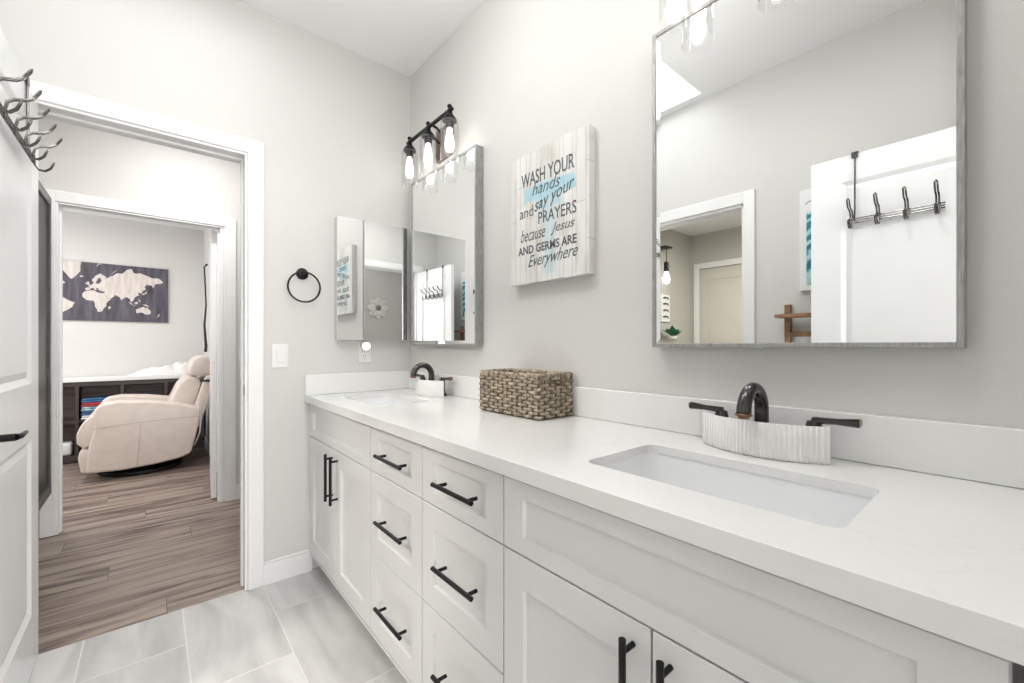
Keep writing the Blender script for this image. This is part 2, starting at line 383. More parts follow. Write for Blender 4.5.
# right wall (mirrors), far wall with doorway, left wall with doorway, back wall with doorway
struct('wall_right', MB().box(XR, XR+T, YB-T, YF+T, 0, ZC), WALL)
D1L, D1R, DH = -0.358, 0.338, 2.052
def wall_x(name, y0, y1, x0, x1, h, ox0, ox1, oh, m):      # wall across X with an opening
    b = MB().box(x0, ox0, y0, y1, 0, h).box(ox1, x1, y0, y1, 0, h).box(ox0, ox1, y0, y1, oh, h)
    return struct(name, b, m)
wall_x('wall_far', YF, YF+T, -0.70, XR, ZC, D1L-0.02, D1R+0.02, DH+0.02, WALL)
DLA, DLB = 1.073, 1.83
struct('wall_left', MB().box(XL-T, XL, YB-T, DLA-0.02, 0, ZC).box(XL-T, XL, DLB+0.02, YF, 0, ZC).box(XL-T, XL, DLA-0.02, DLB+0.02, 2.024, ZC), WALL)
DBL, DBR = -0.185, 0.49
wall_x('wall_back', YB-T, YB, -2.2, 2.6, ZC, DBL-0.02, DBR+0.02, DH+0.02, WALL)
# ceiling with the skylight well
SX0, SX1, SY0, SY1 = -0.395, 0.345, 1.29, 2.12
b = MB().box(XL-T, SX0, YB-T, YF+T, ZC, ZC+0.08).box(SX1, XR+T, YB-T, YF+T, ZC, ZC+0.08).box(SX0, SX1, YB-T, SY0, ZC, ZC+0.08).box(SX0, SX1, SY1, YF+T, ZC, ZC+0.08)
struct('ceiling', b, CEIL)
b = MB().box(SX0-0.02, SX0, SY0-0.02, SY1+0.02, ZC+0.08, 3.12).box(SX1, SX1+0.02, SY0-0.02, SY1+0.02, ZC+0.08, 3.12)
b.box(SX0, SX1, SY0-0.02, SY0, ZC+0.08, 3.12).box(SX0, SX1, SY1, SY1+0.02, ZC+0.08, 3.12)
struct('trim_1', b, CEIL)
struct('window_1', MB().box(SX0, SX1, SY0, SY1, 3.10, 3.12), SKYP)
# hall
HY = 3.78
struct('wall_hall_left', MB().box(-0.70, -0.60, YF+T, HY, 0, ZC), WALLH)
struct('wall_hall_right', MB().box(2.2, 2.3, YF, HY, 0, ZC), WALLH)
wall_x('wall_hall_far', HY, HY+T, -2.1, 2.3, ZC, -0.455, 0.405, 2.05, WALLH)
struct('ceiling.001', MB().box(-0.70, 2.3, YF+T, HY, ZC, ZC+0.08), CEIL)
struct('wall_hall_near', MB().box(XR+T, 2.2, YF, YF+T, 0, ZC), WALLH)
# office
struct('wall_office_far', MB().box(-2.1, 0.575, 6.25, 6.35, 0, 2.53), WALLH)
struct('wall_office_right', MB().box(0.475, 0.575, HY+T, 6.25, 0, 2.53), WALLH)
struct('ceiling.002', MB().box(-2.1, 0.575, HY+T, 6.35, 2.53, 2.6), CEIL)
b = MB().box(-2.1, -2.0, HY+T, 4.35, 0, 2.53).box(-2.1, -2.0, 5.65, 6.25, 0, 2.53).box(-2.1, -2.0, 4.35, 5.65, 0, 0.8).box(-2.1, -2.0, 4.35, 5.65, 2.3, 2.53)
struct('wall_office_left', b, WALLH)
struct('added_window_2', MB().box(-2.09, -2.07, 4.35, 5.65, 0.8, 2.3), FILLPANE)  # unseen window added to light the office
# closet room beyond the left doorway
struct('wall_closet_far', MB().box(-2.68, -0.70, 2.46, 2.56, 0, 2.45), WALLC)
b = MB().box(-2.68, -2.58, 2.41, 2.46, 0, 2.45).box(-2.68, -2.58, -0.2, 1.55, 0, 2.45).box(-2.68, -2.58, 1.55, 2.41, 2.05, 2.45)
struct('wall_closet_left', b, WALLC)
struct('wall_closet_near', MB().box(-2.68, XL-T, -0.26, -0.16, 0, 2.45), WALLC)
struct('ceiling.003', MB().box(-2.68, XL-T, -0.2, 2.56, 2.45, 2.53), CEIL)
# bedroom behind the camera
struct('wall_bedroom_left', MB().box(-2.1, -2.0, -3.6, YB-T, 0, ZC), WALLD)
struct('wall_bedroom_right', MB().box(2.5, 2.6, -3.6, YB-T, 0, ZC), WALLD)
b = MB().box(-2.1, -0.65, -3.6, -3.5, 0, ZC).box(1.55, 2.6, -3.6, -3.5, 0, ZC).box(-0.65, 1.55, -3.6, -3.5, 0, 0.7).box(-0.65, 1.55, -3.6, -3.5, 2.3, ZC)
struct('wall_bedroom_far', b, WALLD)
struct('added_window_3', MB().box(-0.65, 1.55, -3.58, -3.56, 0.7, 2.3), FILLPANE)  # unseen window added as a fill source behind the camera
struct('ceiling.004', MB().box(-2.1, 2.6, -3.6, YB-T, ZC, ZC+0.08), CEIL)

# door casings and jambs
CW = 0.066
def casing_x(name, y, face, xl, xr, top, m=TRIM, thick=0.016):  # casing on a wall across X; face=-1 looks to -Y
    y0, y1 = (y-thick, y) if face < 0 else (y, y+thick)
    b = MB()
    b.box(xl-CW-0.022, xl-0.022+0.0, y0, y1, 0, top+0.022+CW, 0.003).box(xr+0.022, xr+0.022+CW, y0, y1, 0, top+0.022+CW, 0.003)
    b.box(xl-0.022, xr+0.022, y0, y1, top+0.022, top+0.022+CW, 0.003)
    q = thick*0.55; ya, yb = (y-q, y) if face < 0 else (y, y+q)
    b.box(xl-0.022, xl-0.010, ya, yb, 0, top+0.022, 0.002).box(xr+0.010, xr+0.022, ya, yb, 0, top+0.022, 0.002).box(xl-0.010, xr+0.010, ya, yb, top+0.010, top+0.022, 0.002)
    return struct(name, b, m)
def jamb_x(name, y0, y1, xl, xr, top, stop_y):
    b = MB().box(xl-0.02, xl, y0, y1, 0, top+0.02).box(xr, xr+0.02, y0, y1, 0, top+0.02).box(xl, xr, y0, y1, top, top+0.02)
    b.box(xl, xl+0.011, stop_y, stop_y+0.035, 0, top, 0.002).box(xr-0.011, xr, stop_y, stop_y+0.035, 0, top, 0.002).box(xl+0.011, xr-0.011, stop_y, stop_y+0.035, top-0.011, top, 0.002)
    return struct(name, b, TRIM)
casing_x('trim_2', YF, -1, D1L, D1R-0.014, DH-0.01)
jamb_x('trim_3', YF-0.002, YF+T+0.002, D1L, D1R, DH, YF+0.045)
casing_x('trim_4', YF+T, 1, D1L, D1R, DH-0.01)
casing_x('trim_5', HY, -1, -0.425, 0.397, 2.012)
jamb_x('trim_6', HY-0.002, HY+T+0.002, -0.435, 0.385, 2.03, HY+0.03)
casing_x('trim_7', YB, 1, DBL, DBR, DH-0.01)
jamb_x('trim_8', YB-T-0.002, YB+0.002, DBL, DBR, DH, YB-0.08)
# left doorway (wall across Y)
b = MB(); th = 0.016
DH2 = 2.024
for x0, x1 in ((XL, XL+th), (XL-T-th, XL-T)):
    b.box(x0, x1, DLA-0.012-CW, DLA-0.012, 0, DH2+CW+0.0, 0.003).box(x0, x1, DLB+0.012, DLB+0.012+CW, 0, DH2+CW, 0.003)
    b.box(x0, x1, DLA-0.012, DLB+0.012, DH2-0.006, DH2+CW, 0.003)
struct('trim_9', b, TRIM)
b = MB().box(XL-T, XL, DLA-0.02, DLA, 0, DH2).box(XL-T, XL, DLB, DLB+0.02, 0, DH2).box(XL-T, XL, DLA-0.02, DLB+0.02, DH2-0.02, DH)
b.box(XL-T+0.03, XL-T+0.065, DLA, DLA+0.011, 0, DH2-0.02).box(XL-T+0.03, XL-T+0.065, DLA, DLB, DH2-0.031, DH2-0.02)
struct('trim_10', b, TRIM)
# closet casing in the room beyond
b = MB().box(-2.58, -2.564, 2.36, 2.425, 0, 2.11, 0.003).box(-2.58, -2.564, 1.53, 1.60, 0, 2.11, 0.003).box(-2.58, -2.564, 1.60, 2.36, 2.045, 2.11, 0.003)
struct('trim_11', b, TRIM)
# baseboards along the walls
def base_x(name, x0, x1, y, face, h=0.11):
    y0, y1 = (y-0.013, y) if face < 0 else (y, y+0.013)
    b = MB().box(x0, x1, y0, y1, 0, h-0.012, 0.0).box(x0, x1, y-0.009 if face < 0 else y, y if face < 0 else y+0.009, h-0.012, h, 0.003)
    return struct(name, b, TRIM)
def base_y(name, y0, y1, x, face, h=0.11):
    a, c_ = (x-0.013, x) if face < 0 else (x, x+0.013)
    b = MB().box(a, c_, y0, y1, 0, h-0.012).box(x-0.009 if face < 0 else x, x if face < 0 else x+0.009, y0, y1, h-0.012, h, 0.003)
    return struct(name, b, TRIM)
base_x('baseboard_far', D1R+0.008+CW, 0.63, YF, -1)
base_y('baseboard_left', YB, DLA-0.08, XL, 1)
base_y('baseboard_left.001', DLB+0.08, YF, XL, 1)
base_y('baseboard_hall_left', YF+T+0.02, HY-0.016, -0.60, 1)
base_x('baseboard_hall_far', 0.475, 2.2, HY, -1)
base_x('baseboard_hall_far.001', -0.60, -0.515, HY, -1)
base_x('baseboard_office_far', -2.0, 0.475, 6.25, -1)
base_y('baseboard_office_right', HY+T, 6.237, 0.475, -1)
base_x('baseboard_closet_far', -2.56, -0.70, 2.46, -1)
base_x('baseboard_bedroom_far', -2.0, 2.5, -3.5, 1)
# strike plate on the bathroom door jamb
o = MB().box(D1R-0.0015, D1R+0.001, YF+0.004, YF+0.036, 0.915, 0.968, 0.0006).build('strike_plate', BLACK, origin=(D1R, YF+0.02, 0.94))
tag(o, 'black metal latch strike plate on the white jamb of the bathroom doorway', 'strike plate')

# ------------------------------------------------------------------ doors
def panel_leaf(parent_name, kindname, x0, x1, y0, y1, z0=0.012, z1=2.04, handle_y=None, label=None, hy=1):
    """door leaf standing in the YZ plane (thickness x0..x1) with two moulded panels on both faces"""
    root = thing(parent_name, (x0 if hy < 0 else x0, y0, 0), None, None); root['kind'] = 'structure'
    st = 0.118; zs = (z0, 0.213, 0.83, 1.023, z1-0.118, z1)
    b = MB(); core0, core1 = x0+0.010, x1-0.010
    b.box(x0, x1, y0, y0+st, z0, z1).box(x0, x1, y1-st, y1, z0, z1)
    b.box(x0, x1, y0+st, y1-st, zs[0], zs[1]).box(x0, x1, y0+st, y1-st, zs[2], zs[3]).box(x0, x1, y0+st, y1-st, zs[4], zs[5])
    for za, zb in ((zs[1], zs[2]), (zs[3], zs[4])):
        ya, yb = y0+st, y1-st
        for s, xo, xi in ((-1, x0, core0), (1, x1, core1)):
            m_ = 0.020
            A = [(xo, ya, za), (xo, yb, za), (xo, yb, zb), (xo, ya, zb)]
            B = [(xi, ya+m_, za+m_), (xi, yb-m_, za+m_), (xi, yb-m_, zb-m_), (xi, ya+m_, zb-m_)]
            m2 = m_+0.022; xm = xi + (xo-xi)*0.55
            Cc = [(xm, ya+m2, za+m2), (xm, yb-m2, za+m2), (xm, yb-m2, zb-m2), (xm, ya+m2, zb-m2)]
            V = [[b.bm.verts.new(p) for p in R] for R in (A, B, Cc)]
            for R0, R1 in zip(V, V[1:]):
                for k in range(4): b.bm.faces.new((R0[k], R0[(k+1) % 4], R1[(k+1) % 4], R1[k]))
            b.bm.faces.new(V[2])
    b.build('door_leaf', DOORW, root)
    return root
def lever(root, x, y, z, sx, sy):
    """lever set on the face at x; sx = outward direction, sy = lever direction"""
    b = MB().lathe([(0.026, 0), (0.026, 0.006*sx), (0.020, 0.010*sx), (0.010, 0.012*sx), (0.010, 0.045*sx)], (x, y, z), 20, 'X')
    pts = [(x+0.045*sx, y, z), (x+0.052*sx, y+0.012*sy, z), (x+0.052*sx, y+0.045*sy, z+0.001), (x+0.050*sx, y+0.092*sy, z-0.001)]
    b.tube(pts, [0.009, 0.0075, 0.006, 0.005], 10)
    return b.build('door_handle', BLACK, root, True, auto=40)
def hinges(root, x, y, zs):
    b = MB()
    for z in zs: b.tube([(x, y, z-0.045), (x, y, z+0.045)], 0.006, 8).box(x-0.001, x+0.028, y-0.0015, y+0.0015, z-0.045, z+0.045)
    return b.build('hinge', PLASTIC, root)
d1 = panel_leaf('door_1', 'bath', -0.354, -0.319, 1.645, 2.330)
d1['label'] = 'white two panel bathroom door swung open at the left edge, its lever handle half in view'; d1['category'] = 'door'
lever(d1, -0.319, 1.705, 0.912, 1, 1)
d2 = panel_leaf('door_2', 'entry', -0.225, -0.190, -0.128, 0.643, z1=2.04)
d2['label'] = 'white door seen in the large mirror with the long black hook rail over it'; d2['category'] = 'door'
lever(d2, -0.190, 0.595, 0.905, 1, -1)
# office door: a leaf turned a little past square
d3 = thing('door_3', (0.357, 3.875, 0), 'white office door folded back beside the recliner, edge and hinges showing', 'door'); d3['kind'] = 'structure'
b = MB().box(0.339, 0.374, 3.875, 4.60, 0.012, 2.02, 0.002)
for za, zb in ((0.213, 0.83), (1.023, 1.90)):
    b.box(0.336, 0.339, 3.985, 4.49, za, zb, 0.001)
b.build('door_leaf', DOORW, d3)
b = MB()
for z in (0.25, 1.05, 1.80):
    b.box(0.345, 0.372, 3.872, 3.8755, z-0.045, z+0.045, 0.001).tube([(0.3765, 3.871, z-0.045), (0.3765, 3.871, z+0.045)], 0.006, 8)
b.build('hinge', PLASTIC, d3)
d3.rotation_euler = (0, 0, -0.075)
# closet door in the room beyond the left doorway
d4 = thing('door_4', (-2.62, 1.6, 0), 'cream closet door in its white casing, seen through the doorway in the large mirror', 'door'); d4['kind'] = 'structure'
b = MB().box(-2.64, -2.60, 1.56, 2.40, 0.0, 2.045)
b.box(-2.60, -2.594, 1.56, 1.66, 0, 2.045, 0.001).box(-2.60, -2.594, 2.28, 2.40, 0, 2.045, 0.001).box(-2.60, -2.594, 1.66, 2.28, 1.91, 2.045, 0.001).box(-2.60, -2.594, 1.66, 2.28, 0, 0.2, 0.001).box(-2.60, -2.594, 1.66, 2.28, 1.03, 1.16, 0.001)
b.build('door_leaf', mat('closet_door_cream', (0.62, 0.61, 0.55), 0.4, var=0.02), d4)

# ------------------------------------------------------------------ over-door hook rails
def hook_rack(x, y_far, z_rail, spacing, z_top, label, hws=(0.0062, 0.0055), wr=0.0023):
    """rail on the +X face of a door leaf; far end at y_far, five double hooks toward -Y"""
    r = thing('hook_rail', (x, y_far, z_rail), label, 'hook rack')
    yn = y_far - 4*spacing
    for yb in (y_far-0.010, yn+0.010):
        b = MB()
        b.tube([(x+0.012, yb, z_rail), (x+0.006, yb, z_rail+0.05), (x+0.004, yb, z_top-0.05), (x+0.003, yb, z_top+0.004)], 0.0035, 8)
        b.box(x-0.048, x+0.008, yb-0.013, yb+0.013, z_top+0.003, z_top+0.006, 0.001)
        b.box(x+0.003, x+0.008, yb-0.013, yb+0.013, z_top-0.022, z_top+0.006, 0.001).box(x-0.043, x-0.040, yb-0.013, yb+0.013, z_top-0.022, z_top+0.004, 0.001)
        b.build('over_door_bracket', PEWTER, r, True, auto=40)
    b = MB()
    for dz in (-0.010, 0.0, 0.010): b.tube([(x+0.014, y_far+0.006, z_rail+dz), (x+0.014, yn-0.006, z_rail+dz)], 0.0028, 8)
    b.build('rail', PEWTER, r, True, auto=40)
    for k in range(5):
        y = y_far - k*spacing; b = MB()
        up = [(0.018, -0.012), (0.016, 0.018), (0.020, 0.036), (0.032, 0.046), (0.054, 0.051), (0.067, 0.060), (0.080, 0.084)]
        lo = [(0.018, 0.005), (0.019, -0.020), (0.028, -0.034), (0.044, -0.034), (0.056, -0.022), (0.062, -0.006)]
        for path, hw in ((up, hws[0]), (lo, hws[1])):
            P = [Vector((x+a, y-hw, z_rail+c_)) for a, c_ in path] + [Vector((x+path[-1][0]+0.002, y, z_rail+path[-1][1]+0.006))] + [Vector((x+a, y+hw, z_rail+c_)) for a, c_ in reversed(path)]
            b.tube(P, wr, 7)
        b.box(x+0.014, x+0.020, y-0.009, y+0.009, z_rail-0.016, z_rail+0.016, 0.002)
        b.build('hook', PEWTER, r, True, auto=50)
    return r
rk = hook_rack(-0.319, 2.13, 1.782, 0.120, 2.042, 'dark metal over-door rail of double hooks on the door at the left edge')
rk2 = hook_rack(-0.190, 0.482, 1.728, 0.094, 2.042, 'black over-door hook rail seen in the large mirror on the white door', (0.0042, 0.0040), 0.0034)

# ------------------------------------------------------------------ vanity cabinets
XF = 0.620        # face of doors and drawers
ZB, ZT = 0.078, 0.866
YS = [2.343, 1.545, 1.150, 0.762, 0.0]
def shaker(b, y0, y1, z0, z1, st=0.062, rt=0.062, rb=None, th=0.019, rec=0.0105):
    rb = rt if rb is None else rb; g = 0.0021; y0 += g; y1 -= g; z0 += g; z1 -= g
    def R4(x, i, a=0, c_=0, d=0, e=0):      # rectangle at depth x, inset i plus per-side extras
        return [b.bm.verts.new(p) for p in ((x, y0+i+a, z0+i+d), (x, y1-i-c_, z0+i+d), (x, y1-i-c_, z1-i-e), (x, y0+i+a, z1-i-e))]
    L_ = [R4(XF+th, 0), R4(XF+0.0012, 0), R4(XF, 0.0012), R4(XF, 0, st, st, rb, rt), R4(XF+0.0010, 0.0006, st, st, rb, rt), R4(XF+rec, 0.0012, st, st, rb, rt)]
    b.bm.faces.new(L_[0][::-1])
    for A, B_ in zip(L_, L_[1:]):
        for k in range(4): b.bm.faces.new((A[k], A[(k+1) % 4], B_[(k+1) % 4], B_[k]))
    b.bm.faces.new(L_[-1])
    return b
def pull(parent, yc, zc, L, vertical=False):
    b = MB(); X = XF-0.031; h = L/2; q = h-0.022
    if vertical:
        b.tube([(X, yc, zc-h), (X, yc, zc+h)], 0.0062, 14)
        for s in (-1, 1): b.tube([(X, yc, zc+s*q), (XF, yc, zc+s*q)], 0.005, 10)
    else:
        b.tube([(X, yc-h, zc), (X, yc+h, zc)], 0.0062, 14)
        for s in (-1, 1): b.tube([(X, yc+s*q, zc), (XF, yc+s*q, zc)], 0.005, 10)
    return b.build('handle', BLACK, parent, True, auto=40)
def carcass(root, y0, y1):
    b = MB()
    e = 0.0005
    b.box(XF+0.0215, XF+0.040, y0+e, y1-e, ZB+0.002, 0.8808)                       # dark reveal board just behind the fronts
    b.build('reveal_frame', CAB, root)
    b = MB().box(XF+0.040, XR-0.001, y0+e, y0+0.018, ZB, ZT-0.18).box(XF+0.040, XR-0.001, y1-0.018, y1-e, ZB, ZT-0.18)
    b.box(XF+0.040, XR-0.001, y0+0.018, y1-0.018, ZB, ZB+0.018).box(XR-0.012, XR-0.001, y0+0.018, y1-0.018, ZB+0.018, ZT-0.18)
    b.box(XF+0.004, XF+0.040, y0+e, y1-e, ZB-0.0, ZB+0.012)
    b.build('body', CAB, root)
    b = MB().box(XF+0.075, XF+0.090, y0+e, y1-e, 0, ZB)
    b.build('toe_kick', CAB, root)
ZD0 = 0.098       # bottom of doors
Z1, Z2 = 0.692, 0.392
def sink_unit(y0, y1, label, ymid, glen, st_out=0.062):
    r = thing('sink_cabinet', ((XF+XR)/2, (y0+y1)/2, 0), label, 'cabinet')
    carcass(r, y0, y1)
    shaker(MB(), y0, y1, Z1, ZT-0.010, 0.064, 0.036, 0.036).build('false_drawer_front', CAB, r)
    for a, c_, yh in ((y0, ymid, ymid-0.034), (ymid, y1, ymid+0.034)):
        d = shaker(MB(), a, c_, ZD0, Z1, 0.066, 0.070, 0.070).build('door', CAB, r)
        pull(d, yh, 0.567, 0.21, True)
    return r
sink_unit(YS[1], YS[0], 'white shaker double-door cabinet at the far end beside the doorway wall', 1.944, 0.2)
sink_unit(YS[4], YS[3], 'white shaker double-door cabinet under the nearest sink', 0.381, 0.2)
def drawer_unit(y0, y1, label):
    r = thing('drawer_cabinet', ((XF+XR)/2, (y0+y1)/2, 0), label, 'cabinet', None)
    carcass(r, y0, y1)
    for z0, z1, rt, hz in ((Z1, ZT-0.010, 0.036, 0.772), (Z2, Z1, 0.066, 0.541), (ZD0, Z2, 0.066, 0.243)):
        d = shaker(MB(), y0, y1, z0, z1, 0.064, rt).build('drawer', CAB, r)
        pull(d, (y0+y1)/2 - 0.016, hz, 0.198 if y0 > 1 else 0.188)
    return r
drawer_unit(YS[2], YS[1], 'white three-drawer cabinet on the left of the two drawer stacks, next to the far doors')
drawer_unit(YS[3], YS[2], 'white three-drawer cabinet on the right of the two drawer stacks, next to the near sink')

# worktop: one slab with two sink cut-outs
XC = 0.595
SINKS = [(0.72, 0.980, 0.150, 0.605), (0.72, 0.975, 1.715, 2.165)]
outer = [(XC, -0.14), (XR-0.001, -0.14), (XR-0.001, YF-0.001), (XC, YF-0.001)]
me = curve_mesh('worktop', [outer]+[rrect(*s, 0.022) for s in SINKS], 0.0097, QUARTZ, bevel=0.0)
me.materials.clear(); me.materials.append(QUARTZ)
for p in me.polygons: p.use_smooth = False
wt = bpy.data.objects.new('worktop', me); C.objects.link(wt); wt.location = (0, 0, 0.8913)
MB().box(XC, XC+0.020, -0.139, YF-0.001, 0.8668, 0.8816).build('built_up_edge', QUARTZ, wt)
tag(wt, 'long white quartz worktop with faint veins and two sink openings', 'countertop')
b = MB().box(XR-0.020, XR-0.001, -0.14, YF-0.0215, 0.9015, 1.006, 0.002)
o = b.build('backsplash', QUARTZ, origin=(XR-0.01, 1.1, 0.902)); tag(o, 'long white quartz upstand running under both mirrors behind the sinks', 'backsplash')
b = MB().box(XC+0.002, XR-0.001, YF-0.021, YF-0.001, 0.9015, 1.006, 0.002)
o = b.build('backsplash', QUARTZ, origin=(0.9, YF-0.01, 0.902)); tag(o, 'short white quartz side upstand at the far end below the outlet', 'backsplash')

def sink(x0, x1, y0, y1, label):
    r = thing('sink', ((x0+x1)/2, (y0+y1)/2, 0.73), label, 'sink')
    b = MB(); zt = 0.8812; rings = []
    def ring(ex, z, rad):
        pts = rrect(x0-ex, x1+ex, y0-ex, y1+ex, rad, 6); rings.append([b.bm.verts.new((p[0], p[1], z)) for p in pts])
    ring(0.020, zt, 0.04); ring(-0.001+0.003, zt, 0.026); ring(0.001, zt-0.010, 0.028); ring(-0.005, zt-0.080, 0.034); ring(-0.022, zt-0.112, 0.045); ring(-0.055, zt-0.126, 0.05); ring(-0.085, zt-0.130, 0.03)
    n = len(rings[0])
    for A, B_ in zip(rings, rings[1:]):
        for k in range(n): b.bm.faces.new((A[k], A[(k+1) % n], B_[(k+1) % n], B_[k]))
    b.bm.faces.new(rings[-1])
    # outer shell
    rings2 = []
    for ex, z, rad in ((0.020, zt, 0.04), (0.020, zt-0.012, 0.04), (0.010, zt-0.09, 0.045), (-0.01, zt-0.145, 0.05)):
        pts = rrect(x0-ex, x1+ex, y0-ex, y1+ex, rad, 6); rings2.append([b.bm.verts.new((p[0], p[1], z)) for p in pts])
    for A, B_ in zip(rings2, rings2[1:]):
        for k in range(n): b.bm.faces.new((A[k], A[(k+1) % n], B_[(k+1) % n], B_[k]))
    b.bm.faces.new(rings2[-1])
    b.build('basin', PORC, r, True, auto=60)
    cx, cy = (x0+x1)/2+0.01, (y0+y1)/2
    MB().lathe([(0.030, 0), (0.030, 0.003), (0.022, 0.004), (0.020, 0.001), (0.001, 0.003)], (cx, cy, zt-0.133), 24).build('drain', CHROME, r, True, auto=40)
    return r
sink(*SINKS[0], 'white rectangular undermount sink nearest the camera, below the large mirror')
sink(*SINKS[1], 'white rectangular undermount sink at the far end of the worktop')

# faucets
def faucet(yc, label, dz=0.0):
    zt = 0.9015; X0 = 1.118
    r = thing('faucet', (X0, yc, zt), label, 'faucet')
    b = MB().lathe([(0.026, 0), (0.026, 0.006), (0.021, 0.012), (0.0175, 0.03), (0.0165, 0.055)], (X0, yc, zt), 24)
    P = []; R = []
    P.append((X0, yc, zt+0.05)); R.append(0.0165)
    P.append((X0, yc, zt+0.085)); R.append(0.0155)
    cr = 0.052
    for k in range(13):
        a = PI*(1-0) * k/12
        P.append((X0-cr+cr*math.cos(a), yc, zt+0.100+cr*math.sin(a)*1.02)); R.append(0.0155-0.0002*k if k < 8 else 0.0145+0.0003*(k-8))
    P.append((X0-2*cr-0.001, yc, zt+0.098)); R.append(0.0165)
    b.tube(P, R, 18)
    b.build('spout', BRONZE, r, True, auto=50)
    b = MB().lathe([(0.0140, 0), (0.0180, 0.002), (0.0180, 0.004), (0.0160, 0.006)], (X0-2*cr-0.001, yc, zt+0.094), 20).lathe([(0.012, -0.005), (0.0125, 0.0)], (X0-2*cr-0.001, yc, zt+0.094), 16)
    b.build('aerator', COPPER, r, True, auto=40)
    for s in (-1, 1):
        yh = yc-0.006+s*0.100
        b = MB().lathe([(0.025, 0), (0.025, 0.006), (0.019, 0.014), (0.015, 0.040), (0.016, 0.075), (0.013, 0.086)], (X0, yh, zt), 22)
        # flat blade lever pointing outward, widening at its end
        y_in, y_out = yh-s*0.003, yh+s*0.080
        t = bmesh.new(); zs = zt+0.0875
        secs = [(y_in, 0.008, 0.006), (yh, 0.011, 0.007), (yh+s*0.04, 0.0085, 0.006), (y_out, 0.0120, 0.0090)]
        rings = []
        for yy, hw, hh in secs:
            zz = zs + 0.004*abs(yy-yh)/0.09
            rings.append([t.verts.new((X0+sx*hw, yy, zz+sz*hh)) for sx, sz in ((-1, -0.6), (-0.6, -1), (0.6, -1), (1, -0.6), (1, 0.6), (0.6, 1), (-0.6, 1), (-1, 0.6))])
        for A, B_ in zip(rings, rings[1:]):
            for k in range(8): t.faces.new((A[k], A[(k+1) % 8], B_[(k+1) % 8], B_[k]))
        t.faces.new(rings[0]); t.faces.new(rings[-1][::-1])
        b.merge(t)
        h_ = b.build('handle', BRONZE, r, True, auto=35)
        MB().box(X0-0.0115, X0+0.0115, min(y_out, y_out+s*0.002), max(y_out, y_out+s*0.002), zs-0.003, zs+0.011, 0.0005).build('end_cap', COPPER, h_)
    return r
faucet(0.391, 'dark bronze widespread faucet with gooseneck spout and two lever handles at the near sink')
faucet(1.970, 'dark bronze widespread faucet with gooseneck spout and two lever handles at the far sink')

def guard(yc, label):
    zt = 0.9015
    r = MB(); n = 310; th = 0.006; inner = []; outer = []; H0 = 0.080
    L = 0.138
    for k in range(n+1):
        u = -1 + 2*k/n
        # crescent plan: bows toward the basin, ends curl back toward the wall
        y = yc + u*L*0.98 - 0.0
        x = 1.093 - 0.050*(1-abs(u)**2.2)
        
        rib = 0.0010*math.cos(k/n*2*PI*31)
        outer.append((x-th/2-rib, y)); inner.append((x+th/2-rib*0.3, y))
    hs = [0.0, 0.004, H0-0.002, H0]
    def col(pts, z, pinch): return [r.bm.verts.new((p[0]+pinch, p[1], zt+z)) for p in pts]
    O = []
    for i, z in enumerate(hs):
        ring = []
        for k, p in enumerate(outer):
            zz = z
            if i == 0: zz = 0.0 + 0.0045*(0.5-0.5*math.cos(k/n*2*PI*31))       # scalloped foot
            ring.append(r.bm.verts.new((p[0]+(0.0015 if i in (0, 3) else 0), p[1], zt+zz)))
        O.append(ring)
    I = [[r.bm.verts.new((p[0], p[1], zt+z)) for p in inner] for z in (0.0, H0)]
    for A, B_ in zip(O, O[1:]):
        for k in range(n): r.bm.faces.new((A[k], A[k+1], B_[k+1], B_[k]))
    for k in range(n):
        r.bm.faces.new((I[0][k+1], I[0][k], I[1][k], I[1][k+1]))
        r.bm.faces.new((O[-1][k], O[-1][k+1], I[1][k+1], I[1][k])); r.bm.faces.new((O[0][k+1], O[0][k], I[0][k], I[0][k+1]))
    for k in (0, n):
        f = [O[i][k] for i in range(4)] + [I[1][k], I[0][k]]
        r.bm.faces.new(f)
    o = r.build('splash_guard', RIB, origin=(1.07, yc, zt), smooth=True, auto=50)
    tag(o, label, 'splash guard'); return o
guard(0.385, 'white ribbed curved splash guard standing in front of the near faucet')
guard(1.945, 'white ribbed curved splash guard standing in front of the far faucet')

